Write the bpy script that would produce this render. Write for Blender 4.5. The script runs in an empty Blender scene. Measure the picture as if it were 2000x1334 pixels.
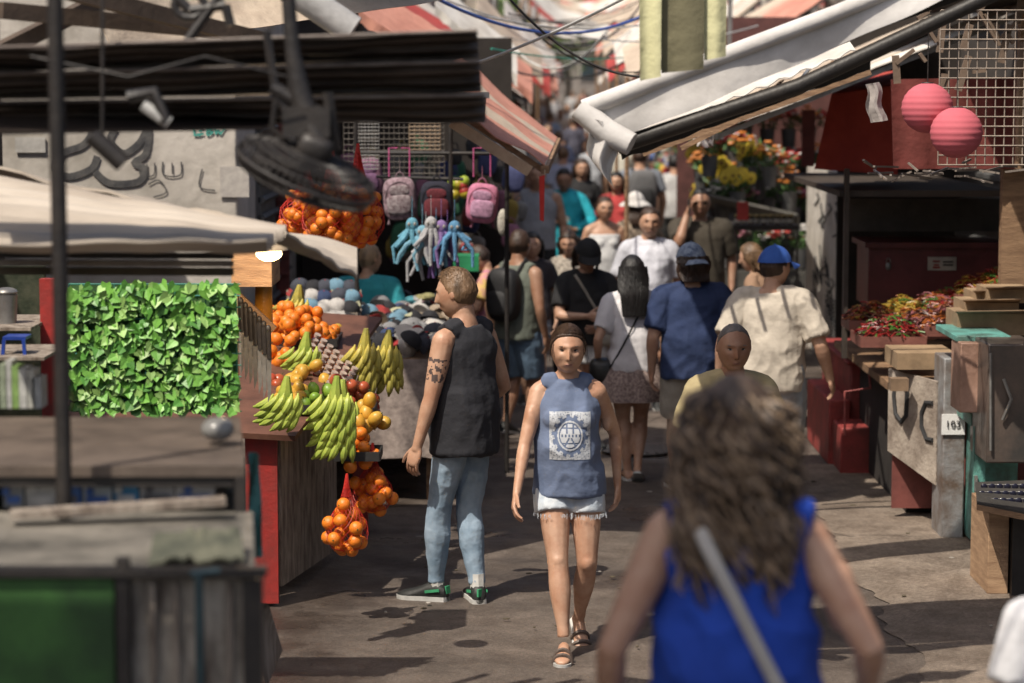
import bpy, bmesh, math, random
from mathutils import Vector, Matrix, noise, Quaternion
from mathutils.bvhtree import BVHTree
R=random.Random(7); V=Vector; pi=math.pi
sc=bpy.context.scene; COL=sc.collection
F=4722.2; TH=math.radians(6.008); CH=2.76
def at(px,py,Y):
    # image pixel -> point on its camera ray at given distance Y down the street
    u=(px-1000)/F; v=(667-py)/F
    dx,dy,dz=u,math.cos(TH)+v*math.sin(TH),-math.sin(TH)+v*math.cos(TH)
    t=Y/dy
    return V((dx*t,Y,CH+dz*t))
def gz(Y):
    if Y<10.5: return min(.45,(10.5-Y)*.1)
    return max(0.,(Y-20)*.011)
def cen(Y): return .9+(Y-20)*.025
def sm(t): t=max(0,min(1,t)); return t*t*(3-2*t)
def lerp(a,b,t): return a+(b-a)*t
def nz(*a): return noise.noise(V(a))
# ---------------- materials
MT={}
def mat(name,c,r=.75,c2=None,s=5,bump=.2,bs=40,metal=0,st=(1,1,1),em=0,bd=.01):
    if name in MT: return MT[name]
    m=bpy.data.materials.new(name); m.use_nodes=True; MT[name]=m
    N=m.node_tree.nodes; L=m.node_tree.links; b=N['Principled BSDF']
    if c2 is None: c2=tuple(x*.6 for x in c)
    tc=N.new('ShaderNodeTexCoord'); mp=N.new('ShaderNodeMapping'); mp.inputs['Scale'].default_value=st
    L.new(tc.outputs['Object'],mp.inputs[0])
    n1=N.new('ShaderNodeTexNoise'); n1.inputs['Scale'].default_value=s; n1.inputs['Detail'].default_value=6; n1.inputs['Roughness'].default_value=.65
    L.new(mp.outputs[0],n1.inputs['Vector'])
    rp=N.new('ShaderNodeValToRGB'); rp.color_ramp.elements[0].position=.36; rp.color_ramp.elements[1].position=.62
    rp.color_ramp.elements[0].color=(*c2,1); rp.color_ramp.elements[1].color=(*c,1)
    L.new(n1.outputs['Fac'],rp.inputs[0]); L.new(rp.outputs[0],b.inputs['Base Color'])
    b.inputs['Roughness'].default_value=r; b.inputs['Metallic'].default_value=metal
    if bump>0:
        n2=N.new('ShaderNodeTexNoise'); n2.inputs['Scale'].default_value=bs; n2.inputs['Detail'].default_value=4
        L.new(mp.outputs[0],n2.inputs['Vector'])
        bp=N.new('ShaderNodeBump'); bp.inputs['Strength'].default_value=bump; bp.inputs['Distance'].default_value=bd
        L.new(n2.outputs['Fac'],bp.inputs['Height']); L.new(bp.outputs[0],b.inputs['Normal'])
    if em>0:
        b.inputs['Emission Color'].default_value=(*c,1); b.inputs['Emission Strength'].default_value=em
    return m
def cloth(name,c,c2=None,s=3,bump=.5): return mat(name,c,.88,c2 or tuple(x*.72 for x in c),s,bump,14,bd=.02)
# ---------------- mesh builder
class MB:
    def __init__(s): s.v=[];s.f=[];s.m=[]
    def add(s,vs,fs,mi=0):
        n=len(s.v); s.v+=[V(p) for p in vs]; s.f+=[tuple(i+n for i in f) for f in fs]; s.m+=[mi]*len(fs); return s
    def loft(s,rings,mi=0,cap=True):
        k=len(rings[0]); vs=[p for r in rings for p in r]; fs=[]
        for i in range(len(rings)-1):
            for j in range(k):
                a=i*k+j;b=i*k+(j+1)%k; fs.append((a,b,b+k,a+k))
        if cap: fs.append(tuple(range(k-1,-1,-1))); fs.append(tuple(range((len(rings)-1)*k,len(rings)*k)))
        return s.add(vs,fs,mi)
    def tube(s,pts,rad,seg=8,mi=0,sx=1.,up=None,cap=True):
        pts=[V(p) for p in pts]; n=len(pts)
        if not hasattr(rad,'__len__'): rad=[rad]*n
        t=(pts[1]-pts[0]).normalized()
        u=V(up) if up else (V((0,0,1)) if abs(t.z)<.9 else V((1,0,0)))
        rings=[]
        for i in range(n):
            t=((pts[min(i+1,n-1)]-pts[max(i-1,0)])).normalized()
            u=(u-t*u.dot(t))
            if u.length<1e-6: u=V((1,0,0))-t*t.x
            u.normalize(); w=t.cross(u)
            rings.append([pts[i]+(w*math.cos(2*pi*j/seg)*sx+u*math.sin(2*pi*j/seg))*rad[i] for j in range(seg)])
        return s.loft(rings,mi,cap)
    def box(s,c,sz,mi=0,M=None):
        c=V(c); h=V(sz)/2
        vs=[V((x*h.x,y*h.y,z*h.z)) for x in(-1,1) for y in(-1,1) for z in(-1,1)]
        if M: vs=[M@p for p in vs]
        return s.add([c+p for p in vs],[(0,1,3,2),(4,6,7,5),(0,4,5,1),(2,3,7,6),(0,2,6,4),(1,5,7,3)],mi)
    def prism(s,pts,z0,z1,mi=0):
        return s.loft([[V((x,y,z0)) for x,y in pts],[V((x,y,z1)) for x,y in pts]],mi)
    def bx(s,x0,y0,x1,y1,Y,dep,mi=0):
        a=at(x0,y1,Y); b=at(x1,y0,Y)
        return s.box(((a.x+b.x)/2,Y+dep/2,(a.z+b.z)/2),(b.x-a.x,dep,b.z-a.z),mi)
    def beam(s,a,b,w,h,mi=0):
        a=V(a);b=V(b);d=(b-a); L=d.length; d.normalize()
        sd=d.cross(V((0,0,1))) if abs(d.z)<.95 else V((1,0,0)); sd=(sd-d*sd.dot(d)).normalized(); up=sd.cross(d)
        M=Matrix((sd,d,up)).transposed()
        return s.box((a+b)/2,(w,L,h),mi,M)
    def ell(s,c,r,seg=12,rg=8,mi=0,M=None,e=1.):
        c=V(c); r=V(r) if hasattr(r,'__len__') else V((r,r,r)); rings=[]
        f=lambda q:math.copysign(abs(q)**e,q)
        for i in range(rg+1):
            a=-pi/2+pi*i/rg*.998+pi*.001; ring=[]
            for j in range(seg):
                b=2*pi*j/seg
                p=V((f(math.cos(a))*f(math.cos(b))*r.x,f(math.cos(a))*f(math.sin(b))*r.y,f(math.sin(a))*r.z))
                ring.append(c+((M@p) if M else p))
            rings.append(ring)
        return s.loft(rings,mi)
    def sheet(s,p00,p10,p11,p01,nu=8,nv=4,mi=0,th=.004,fn=None,mif=None):
        P=[V(p) for p in (p00,p10,p11,p01)]
        n=(P[1]-P[0]).cross(P[3]-P[0]).normalized()
        vs=[];fs=[];W=nu+1
        for k in(0,1):
            for j in range(nv+1):
                for i in range(W):
                    u=i/nu;v=j/nv
                    p=P[0]*(1-u)*(1-v)+P[1]*u*(1-v)+P[2]*u*v+P[3]*(1-u)*v
                    if fn: p=p+fn(u,v,p)
                    vs.append(p+n*(th/2 if k==0 else -th/2))
        o=W*(nv+1); ms=[]
        for j in range(nv):
            for i in range(nu):
                a=j*W+i; m=mif(i,j) if mif else mi
                fs.append((a,a+1,a+W+1,a+W)); fs.append((a+o,a+W+o,a+W+1+o,a+1+o)); ms+=[m,m]
        bd=[(j*W+i,j*W+i+1) for j in(0,nv) for i in range(nu)]+[(j*W+i,(j+1)*W+i) for i in(0,nu) for j in range(nv)]
        for a,b in bd: fs.append((a,b,b+o,a+o)); ms.append(mif(0,0) if mif else mi)
        k=len(s.v); s.v+=vs; s.f+=[tuple(i+k for i in f) for f in fs]; s.m+=ms; return s
    def obj(s,name,mats,parent=None,smooth=True,bev=0,recalc=True,**pr):
        if not hasattr(mats,'__len__'): mats=[mats]
        if parent is None:
            xs=[p.x for p in s.v];ys=[p.y for p in s.v];zs=[p.z for p in s.v]
            o=V(((min(xs)+max(xs))/2,(min(ys)+max(ys))/2,min(zs)))
        else:
            o=V(parent.location); q=parent
            while q.parent: q=q.parent; o=o+q.location
        me=bpy.data.meshes.new(name); me.from_pydata([p-o for p in s.v],[],s.f)
        for m in mats: me.materials.append(m)
        me.polygons.foreach_set('material_index',s.m)
        if recalc:
            bm=bmesh.new(); bm.from_mesh(me); bmesh.ops.recalc_face_normals(bm,faces=bm.faces); bm.to_mesh(me); bm.free()
        me.polygons.foreach_set('use_smooth',[smooth]*len(me.polygons))
        if smooth: me.set_sharp_from_angle(angle=math.radians(42))
        ob=bpy.data.objects.new(name,me); COL.objects.link(ob)
        if parent: ob.parent=parent
        else: ob.location=o
        if bev:
            b=ob.modifiers.new('b','BEVEL'); b.width=bev; b.segments=2; b.limit_method='ANGLE'; b.angle_limit=.7
        for k,x in pr.items(): ob[k]=x
        return ob
def empty(name,loc,**pr):
    ob=bpy.data.objects.new(name,None); COL.objects.link(ob); ob.location=loc; ob.empty_display_size=.1
    for k,x in pr.items(): ob[k]=x
    return ob
def remesh(mb,vox,it=3):
    me=bpy.data.meshes.new('t'); me.from_pydata(mb.v,[],mb.f)
    ob=bpy.data.objects.new('t',me); COL.objects.link(ob)
    m=ob.modifiers.new('r','REMESH'); m.mode='VOXEL'; m.voxel_size=vox
    s=ob.modifiers.new('s','SMOOTH'); s.factor=.5; s.iterations=it
    dg=bpy.context.evaluated_depsgraph_get(); e=ob.evaluated_get(dg); o=e.to_mesh()
    vs=[v.co.copy() for v in o.vertices]; ns=[v.normal.copy() for v in o.vertices]; fs=[tuple(p.vertices) for p in o.polygons]
    e.to_mesh_clear(); bpy.data.objects.remove(ob); bpy.data.meshes.remove(me)
    return vs,fs,ns
# ---------------- people
TR=[(.452,.040,.040,0),(.475,.072,.056,-.002),(.50,.090,.064,-.004),(.53,.097,.069,-.006),(.57,.091,.061,-.002),(.615,.080,.054,.002),(.66,.085,.057,.003),(.71,.096,.063,.002),(.755,.102,.062,0),(.79,.100,.053,-.003),(.815,.082,.043,-.006),(.835,.05,.036,-.006),(.852,.036,.034,-.004),(.875,.032,.033,.002),(.90,.032,.035,.006)]
LEG=[(0,.053),(.12,.053),(.3,.045),(.45,.0355),(.5,.034),(.56,.033),(.68,.0365),(.8,.029),(.93,.020),(1,.020)]
ARM=[(0,.034),(.2,.031),(.42,.025),(.5,.0225),(.6,.0245),(.8,.0185),(1,.0148)]
def itp(T,t):
    if t<=T[0][0]: return T[0][1:]
    for a,b in zip(T,T[1:]):
        if t<=b[0]:
            k=(t-a[0])/(b[0]-a[0]); return tuple(lerp(x,y,k) for x,y in zip(a[1:],b[1:]))
    return T[-1][1:]
def ik(a,t,l1,l2,pole):
    d=t-a; L=min(d.length,(l1+l2)*.998); dn=d.normalized(); x=(l1*l1-l2*l2+L*L)/(2*L); h=math.sqrt(max(l1*l1-x*x,0))
    p=pole-dn*pole.dot(dn); p.normalize(); return a+dn*x+p*h, a+dn*L
def sring(c,w,d,n=20,e=2.3,f=None):
    r=[]
    for j in range(n):
        a=2*pi*j/n; ca,sa=math.cos(a),math.sin(a)
        p=V((c[0]+math.copysign(abs(ca)**(2/e),ca)*w,c[1]+math.copysign(abs(sa)**(2/e),sa)*d,c[2])); r.append(f(p) if f else p)
    return r
def hd(n,feat=True):
    x,y,z=n; X=x*.72; Y=y*.86; Z=z; ax=0
    if z<0:
        t=min(1,-z); rr=math.sqrt(max(1-z*z,1e-4)); k=min(1.6,(max(0,1-t**3)**(1/3))/rr)
        X*=k*(1-.36*t**1.4)
        Y*=(k*(1-.16*t) if y>0 else (1-.40*t**.8))
    if feat and y>0:
        g=lambda q,s:math.exp(-(q/s)**2)
        ax=abs(X); f=max(0,min(1,(.2-Z)/.5)) if Z>-.3 else max(0,1-(-.3-Z)/.1)
        Y+=.25*f*g(X,.085)-.12*g(ax-.27,.14)*g(Z-.04,.11)+.055*g(Z-.22,.08)*g(X,.4)+.05*g(Z+.55,.09)*g(X,.2)-.04*g(Z+.70,.05)*g(X,.2)+.05*g(Z+.88,.14)*g(X,.22)+.045*g(ax-.40,.13)*g(Z+.22,.14)-.04*g(ax-.38,.12)*g(Z+.52,.14)
    return V((X,Y,Z))
SK={k:mat('skin_'+k,c,.5,tuple(x*y for x,y in zip(c,(.80,.68,.62))),9,.10,60) for k,c in dict(light=(.58,.38,.28),tan=(.50,.31,.215),dark=(.36,.21,.14)).items()}
EYEW=mat('eye_white',(.45,.43,.40),.3,bump=0); EYED=mat('eye_dark',(.03,.018,.013),.2,bump=0); LIP=mat('lips',(.36,.17,.14),.45,bump=0)
HR={k:mat('hair_'+k,c,.5,tuple(x*.35 for x in c),14,.8,70,st=(1,1,.25)) for k,c in dict(black=(.012,.010,.010),brown=(.055,.030,.019),blond=(.36,.25,.15),grey=(.16,.14,.13),sandy=(.20,.12,.065)).items()}
CURL=mat('hair_curly_brown',(.11,.070,.046),.5,(.025,.017,.012),7,.3,80); CURL2=mat('hair_curly_light',(.36,.26,.17),.5,(.18,.12,.075),7,.3,80)
TATT=mat('tattoo_ink',(.10,.07,.065),.6)
RUB=mat('rubber_sole',(.6,.6,.58),.6); SHOEM=mat('shoe_black',(.02,.022,.022),.6); SANDM=mat('sandal_leather',(.12,.09,.075),.6)
HL=[(-1,-.62),(-.3,-.5),(.05,-.16),(.30,.17),(.62,.52),(1,.69)]
HS=.0735
def person(px,top,Y,yaw,label,sk='tan',shirt=None,pants=None,hair=('short','brown'),fem=False,feet=None,hands=None,lean=0,sway=0,hy=0,hp=0,shoe='sneaker',q=1,hat=None,dx=0,Hmax=1.86,zoff=0,curl=.35,shades=False,bld=1.,H=None,leg=1.,shw=1.):
    g=gz(Y)+zoff; tp=at(px,top,Y)
    if H is None: H=max(1.45,min(Hmax,(tp.z-g)/(1.008+(.012 if hat else .004))))
    W=Matrix.Translation((tp.x+dx,Y,g))@Matrix.Rotation(math.radians(yaw),4,'Z')@Matrix.Scale(H,4)
    wf=.9 if fem else 1.; wf*=bld
    def prof(z):
        w,d,yo=itp(TR,z); k=wf
        if fem and z<.58: k=1.03*bld
        if fem and .58<=z<.66: k=.86*bld
        if z>.84: k=.9 if fem else 1.05
        return w*k,d*(k*.5+.5),yo
    def bend(p):
        p=V(p); k=sm((p.z-.5)/.14); q_=p-V((0,0,.52))
        q_=Matrix.Rotation(-lean*k,3,'X')@(Matrix.Rotation(sway*k,3,'Y')@q_); return q_+V((0,0,.52))
    feet=feet or [(.052,0,-.15,0),(-.052,0,.15,0)]
    hands=hands or [None,None]
    legs=[];FM=[]
    for i,(fx,fy,fyaw,fp) in enumerate(feet):
        sg=1 if i==0 else -1
        M=Matrix.Translation((fx,fy+.065,.001))@Matrix.Rotation(fyaw,4,'Z')@Matrix.Rotation(-fp,4,'X'); FM.append(M)
        an=M@V((0,-.065,.048)); hip=V((sg*.05,0,.505))
        kn,an2=ik(hip,an,.232,.232,V((sg*.12,1,0))); legs.append((hip,kn,an2))
    arms=[];swid=.104*(.93 if fem else 1)*bld*shw
    for i in(0,1):
        sg=1 if i==0 else -1; sh=bend((sg*swid,-.004,.797)); hnd=hands[i]
        if hnd is None: tgt=bend((sg*(swid+.045),.02,.492)); pole=V((sg*.6,-1,0))
        else: tgt=V(hnd[:3]); pole=V(hnd[3]) if len(hnd)>3 else V((sg*.6,-1,-.6))
        el,wr=ik(sh,tgt,.172,.150,pole); arms.append((sh,el,wr))
    ar=.92 if fem else 1.04; ar*=bld
    lk=bld*leg
    def limb(mb,J,T,t0,t1,add=0,k=1,seg=12,n=14,flare=0):
        P=[];Rr=[]
        for i in range(n+1):
            t=lerp(t0,t1,i/n); p=J[0].lerp(J[1],t*2) if t<.5 else J[1].lerp(J[2],t*2-1)
            P.append(p); Rr.append(itp(T,t)[0]*k+add+flare*(i/n))
        return mb.tube(P,Rr,seg)
    B=MB()
    B.loft([sring((0,prof(z)[2],z),prof(z)[0],prof(z)[1],f=bend) for z in [t[0] for t in TR]])
    for sg in(1,-1):
        B.tube([bend(p) for p in((0,-.006,.85),(sg*.05,-.006,.828),(sg*swid,-.004,.803))],[.024,.025,.031*ar])
        if fem: B.ell(bend((sg*.040,.045,.725)),(.036,.03,.034))
        else: B.ell(bend((sg*.045,.032,.745)),(.042,.03,.03))
        B.ell((sg*.042,-.038,.50),(.045,.04,.045))
        B.tube([bend(p) for p in((sg*.028,.0,.885),(sg*.010,.024,.836))],.008)
    FG=MB()
    for i,(J,A) in enumerate(zip(legs,arms)):
        sg=1 if i==0 else -1
        limb(B,J,LEG,0,1,k=lk); B.ell(J[0],.055*lk)
        B.ell(J[1]+V((0,.010,0)),(.025,.026,.03)); B.ell(J[1].lerp(J[2],.32)+V((0,-.012,0)),(.028,.028,.055))
        limb(B,A,ARM,0,1,k=ar); B.ell(A[0],.034*ar)
        B.ell(A[0].lerp(A[1],.55)+V((0,.006,0)),(.024*ar,.025*ar,.05))
        M=FM[i]
        st=[(-.095,.014,.018),(-.085,.020,.034),(-.065,.021,.05),(-.04,.020,.044),(-.01,.025,.030),(.02,.027,.021),(.038,.022,.016),(.048,.012,.011)]
        B.loft([[M@V((math.cos(2*pi*j/10)*w*.94,y,h*.5+.004+math.sin(2*pi*j/10)*h*.48)) for j in range(10)] for y,w,h in st])
        d=(A[2]-A[1]).normalized(); n=V((-sg,0,0)); n=(n-d*n.dot(d))
        if n.length<.3: n=V((0,0,-1))-d*(-d.z)
        n.normalize(); s=d.cross(n)
        if s.y<-.2 or (abs(s.y)<=.2 and s.z<0): s=-s
        w=A[2]; R3=Matrix((s,n,d)).transposed()
        B.ell(w+d*.030,(.0235*ar+.001,.0105,.033),10,8,0,R3,.8)
        B.tube([w-d*.02,w,w+d*.012],[.0150*ar,.0150*ar,.0145*ar])
        cu=curl
        for k,L in enumerate((.046,.051,.048,.038)):
            p=w+d*.052+s*(.0162-.0107*k); P=[p-d*.012,p]; a=.10
            for sgm in(.45,.32,.23):
                a+=cu; P.append(P[-1]+(d*math.cos(a)+n*math.sin(a)+s*(.07-.045*k))*L*sgm)
            FG.tube(P,[.0056,.0057,.0052,.0047,.0035],6)
        p=w+d*.014+s*.015; tdir=(d*.75+s*.62+n*.25).normalized()
        FG.tube([p,p+tdir*.022,p+tdir*.038+d*.004,p+tdir*.048+d*.012+n*.004],[.0075,.0068,.0058,.0038],6)
    vox={0:.02,1:.0125,2:.0075}[q]/H
    vs,fs,ns=remesh(B,vox,3)
    mb=MB(); mb.add(vs,fs,0)
    if label.startswith('person in black sleeveless'):
        A=arms[1]
        for fi,f in enumerate(fs):
            c=vs[f[0]]; t=(c-A[0]).dot((A[1]-A[0]).normalized())
            if .05<t<.12 and (c-(A[0].lerp(A[1],t/.172))).length<.05 and nz(c.x*70,c.y*70,c.z*70)+.5*nz(c.x*160,c.y*160,c.z*160)>.06: mb.m[fi]=4
    mb.add(FG.v,FG.f,0)
    NP=bend((0,.004,.872))
    HM=Matrix.Translation(NP)@Matrix.Rotation(-lean*.6,4,'X')@Matrix.Rotation(math.radians(hy),4,'Z')@Matrix.Rotation(-math.radians(hp),4,'X')@Matrix.Translation((0,.010,.062))@Matrix.Scale(HS,4)
    ns_,nr=((20,14),(40,30),(80,60))[q]
    def dirn(i,j,nr,ns): a=-pi/2+pi*(i+.001)/(nr+.002); b=2*pi*j/ns; return V((math.cos(a)*math.cos(b),math.cos(a)*math.sin(b),math.sin(a)))
    H3=HM
    mb.loft([[H3@hd(dirn(i,j,nr,ns_)) for j in range(ns_)] for i in range(nr+1)],0)
    hr=H3.to_3x3()
    def surf(x,z):
        yy=math.sqrt(max(0,1-(x/.72)**2-z*z)); return hd(V((x/.72,yy,z)))
    for sg in(1,-1):
        e=surf(sg*.27,.03)
        mb.ell(H3@(e+V((0,-.02,0))),(.098,.05,.036),8,6,1,hr); mb.ell(H3@(e+V((0,.010,0))),(.045,.03,.036),8,6,2,hr)
        mb.ell(H3@(e+V((0,.006,.044))),(.115,.04,.013),8,4,2,hr)
        e=surf(sg*.28,.215); mb.ell(H3@(e+V((0,-.016,0))),(.14,.035,.020),8,4,5,hr)
        mb.ell(H3@V((sg*.71,-.06,-.02)),(.05,.13,.18),8,8,0,hr)
        mb.ell(H3@(surf(sg*.07,-.35)),(.028,.03,.013),6,4,2,hr)
    e=surf(0,-.54); mb.ell(H3@(e+V((0,-.028,0))),(.17,.045,.018),10,6,3,hr); e=surf(0,-.59); mb.ell(H3@(e+V((0,-.022,0))),(.14,.045,.023),10,6,3,hr)
    hmat=CURL if hair and hair[1]=='curly' else HR[hair[1]] if hair else HR['black']
    mb.v=[W@p for p in mb.v]
    body=mb.obj('person',[SK[sk],EYEW,EYED,LIP,TATT,hmat],recalc=False,label=label,category='person')
    def child(m,name,mats,**k):
        m.v=[W@p for p in m.v]; return m.obj(name,mats,parent=body,**k)
    def drape(m,vx,amp,name,mt,seed=0,decal=None):
        vs,fs,ns=remesh(m,vx/H,2); o=R.random()*50
        for i,p in enumerate(vs):
            a=p*1.
            r1=1-abs(nz(a.x*7+o+a.z*5,a.y*7,a.z*5-a.x*3))*2.4; r2=1-abs(nz(a.x*15-a.z*9,a.y*14+o,a.z*9+a.x*8))*2.4
            k=amp*(1.1*nz(a.x*9+o,a.y*9,a.z*5+a.x*4)+.8*max(0,r1)+.55*max(0,r2))
            vs[i]=p+ns[i]*k
        if decal: decal(vs,fs)
        mm=MB(); mm.add(vs,fs,0); return child(mm,name,[mt],recalc=False)
    vc={0:.02,1:.012,2:.008}[q]
    if shirt:
        kd=shirt['k']; m=MB(); of=shirt.get('off',.009); hem=shirt.get('hem',.50); zt=.836 if kd!='strapless' else .775
        hw=max(prof(.755)[0]*.93,prof(max(hem,.53))[0])+of+.002; hdp=max(prof(.75)[1],prof(.53)[1])+of+.014
        rg=[]
        for i in range(19):
            z=lerp(hem,zt,i/18); w,d,yo=prof(max(z,.53)); w+=of; d+=of
            if z<.74:
                kk=sm((.745-z)/.12)*shirt.get('loose',.8); w=lerp(w,max(w,hw),kk); d=lerp(d,max(d,hdp),sm((.745-z)/.12)); yo=lerp(yo,-.006,kk)
            if kd=='tank' and z>.765: w*=lerp(1,shirt.get('tw',.93),sm((z-.765)/.035))
            if z>.80: w-=of*.3; d-=of*.3
            rg.append(sring((0,yo,z),w,d,24,f=bend))
        m.loft(rg)
        for i,sg in enumerate((1,-1)):
            if fem: m.ell(bend((sg*.040,.043,.722)),(.04,.034+of*.5,.038))
            if kd in('tee','long'):
                m.tube([bend(p) for p in((0,-.006,.838),(sg*.05,-.006,.828),(sg*swid,-.004,.808))],[.024,.029,.034*ar])
                m.ell(arms[i][0],.040*ar)
                t1=shirt.get('sl',.33) if kd=='tee' else .97
                limb(m,arms[i],ARM,0,t1,add=.0085,k=ar,flare=.008 if kd=='tee' else 0)
            elif kd=='tank':
                sw=shirt.get('strap',.82); m.tube([bend(p) for p in((sg*.034,-.006,.832),(sg*.052,-.006,.830),(sg*swid*sw,-.005,.815))],[.028,.0305,.0345*ar])
        dc=None
        if shirt.get('print'):
            def dc(vs,fs):
                bv=BVHTree.FromPolygons(vs,fs); pr,N,u0,u1,v0,v1,ms=shirt['print']; pm=MB(); side=1
                gp={}
                for a in range(N+1):
                    for b in range(N+1):
                        h=bv.ray_cast(V((lerp(u0,u1,a/N),.5*side,lerp(v0,v1,b/N))),V((0,-side,0)))
                        gp[a,b]=h[0]+V((0,side*.0016,0)) if h[0] else None
                for a in range(N):
                    for b in range(N):
                        k=pr((a+.5)/N*2-1,(b+.5)/N*2-1)
                        c=[gp[a,b],gp[a+1,b],gp[a+1,b+1],gp[a,b+1]]
                        if k is None or None in c: continue
                        pm.add(c,[(0,1,2,3)],k)
                child(pm,'print',ms,recalc=False)
        drape(m,vc,shirt.get('amp',.0035),shirt.get('name','shirt'),shirt['m'],decal=dc)
    if pants:
        kd=pants['k']; m=MB(); of=pants.get('off',.006)
        if kd=='skirt':
            hem=pants.get('hem',.36); rg=[]
            for i in range(12):
                t=i/11; z=lerp(.61,hem,t); w,d,yo=prof(max(z,.53)); fl=.05*sm(t*1.1)
                r=[]
                for j in range(48):
                    a=2*pi*j/48; rp=1+.05*t*math.sin(a*9+1)+.03*t*math.sin(a*5)
                    r.append(V((math.cos(a)*(w+.008+fl)*rp,yo+math.sin(a)*(d+.008+fl)*rp,z)))
                rg.append(r)
            m.loft(rg); child(m,'skirt',[pants['m']])
        else:
            rg=[]
            for z in(.462,.48,.50,.53,.56,.59,.60):
                w,d,yo=prof(z); rg.append(sring((0,yo,z),w+of,d+of,24))
            m.loft(rg)
            t1=pants.get('t',.38) if kd=='shorts' else .985; fl=pants.get('fl',.010 if kd=='shorts' else .003)
            for J in legs:
                limb(m,J,LEG,0,t1,add=of+.002,k=lk,n=20,flare=fl); m.ell(J[0],.055*lk+of)
                if kd!='shorts': m.ell(J[1].lerp(J[2],.32)+V((0,-.012,0)),(.028+of,.028+of,.055))
            for sg in(1,-1): m.ell((sg*.042,-.040,.50),(.047,.042+of*.5,.047))
            drape(m,vc,.004,'trousers' if kd!='shorts' else 'shorts',pants['m'])
            if pants.get('fray'):
                fm_=MB()
                for J in legs:
                    c=J[0].lerp(J[1],t1*2); rr=itp(LEG,t1)[0]*lk+of+.004+fl
                    for k in range(90):
                        a=R.random()*2*pi; p=c+V((math.cos(a)*rr,math.sin(a)*rr,.004)); fm_.tube([p,p+V((R.uniform(-.003,.003),0,-R.uniform(.008,.018)))],.0007,3)
                child(fm_,'fringe',[pants['m']])
    for M in FM:
        if shoe is None: break
        m=MB()
        if shoe=='sandal':
            pl=[(-.098,.012),(-.088,.021),(-.05,.021),(0,.027),(.03,.027),(.047,.016),(.052,.008)]
            m.loft([[M@V(p) for p in((-w,y,-.001),(w,y,-.001),(w,y,.0075),(-w,y,.0075))] for y,w in pl],1)
            for y,w,h in((.015,.028,.026),(-.015,.026,.036)):
                m.tube([M@V((math.cos(a)*w,y,.004+math.sin(a)*h)) for a in [pi*k/8 for k in range(9)]],.0065,6,0,up=(0,1,0))
            child(m,'shoe',[SANDM,RUB])
        else:
            st=[(-.105,.012,.020),(-.098,.021,.046),(-.075,.0245,.062),(-.05,.024,.058),(-.02,.026,.042),(.012,.030,.032),(.035,.028,.026),(.052,.019,.020),(.060,.008,.013)]
            m.loft([[M@V((math.cos(2*pi*j/12)*w,y,h*.5+math.sin(2*pi*j/12)*h*.5)) for j in range(12)] for y,w,h in st],0)
            m.loft([[M@V(p) for p in((-w*1.05,y,-.001),(w*1.05,y,-.001),(w*1.05,y,.012),(-w*1.05,y,.012))] for y,w,h in st],1)
            if shoe=='green':
                m.beam(M@V((-.0255,-.085,.035)),M@V((-.0275,-.04,.028)),.004,.008,2); m.beam(M@V((.0255,-.085,.035)),M@V((.0275,-.04,.028)),.004,.008,2)
                m.beam(M@V((0,-.104,.022)),M@V((0,-.102,.045)),.02,.006,2)
            child(m,'shoe',[SHOEM if shoe!='white' else RUB,RUB,mat('shoe_green',(.05,.35,.16))])
            m=MB(); m.tube([M@V((0,-.07,.04)),M@V((0,-.065,.085))],[.0225,.0225]); 
            if shoe=='green': child(m,'sock',[RUB])
    if hair:
        kd=hair[0]; m=MB(); th=dict(short=.03,tied=.06,long=.10,curly=.16,bald=.02,wavy=.12).get(kd,.07)
        ns2,nr2=((20,14),(44,32),(72,54))[q]; rg=[]
        for i in range(nr2+1):
            r=[]
            for j in range(ns2):
                n=dirn(i,j,nr2,ns2); hl=itp(HL,n.y)[0]
                if kd=='bald': hl+=.30 if n.y<0 else .22
                if kd=='short': hl+=.10
                if kd in('long','wavy','curly'): hl-=.25 if n.y<.3 else 0
                mk=max(0,min(1,(n.z-hl)/.14+.5)); k=.9+(.1+th+.02*nz(n.x*4,n.y*4,n.z*4)+(.03*nz(n.x*13,n.y*13,n.z*13) if q else 0))*sm(mk)
                if kd=='short' and n.z>.55: k+=.06*sm((n.z-.55)*3)
                r.append(H3@(hd(n,False)*k))
            rg.append(r)
        m.loft(rg)
        if kd=='tied': m.ell(H3@V((0,-1.0,.15)),(.22,.22,.2),10,8,0,hr)
        if kd=='short' and q==2:
            for i in range(1100):
                n=V((R.gauss(0,1),R.gauss(0,1),R.gauss(1.0,.6))).normalized()
                if n.z<.5 or n.z<itp(HL,n.y)[0]+.12: continue
                p=hd(n,False)*(1.01+.06*sm((n.z-.55)*3)); t=V((R.gauss(0,.03),.08+R.gauss(0,.03),R.gauss(.02,.015)))
                m.tube([H3@p,H3@(p+n*.02+t*.5),H3@(p+n*.03+t)],[.0009,.0008,.0003],3)
        if kd=='tied' and q==2:
            for i in range(520):
                sx_=R.choice((-1,1)); a0=R.uniform(-.35,.86); P=[]
                for k in range(9):
                    t=k/8; lat=t*1.35; d_=V((sx_*math.sin(lat),math.cos(lat)*math.sin(a0)-t*.45,math.cos(lat)*math.cos(a0)+.05-t*.15)).normalized()
                    if d_.z<itp(HL,d_.y)[0]+.02: break
                    P.append(H3@(hd(d_,False)*(1.07+R.uniform(-.006,.012))))
                if len(P)>2: m.tube(P,[.0010]*len(P),3)
            for i in range(34):
                x0=R.choice((-1,1))*R.uniform(.50,.72); p=V((x0,R.uniform(.1,.45),R.uniform(.1,.5))); P=[H3@(p+V((x0*.12*math.sin(t*2),.05*t,-.6*t*t))) for t in(0,.4,.7,1)]; m.tube(P,[.0009,.0008,.0006,.0003],3)
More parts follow.
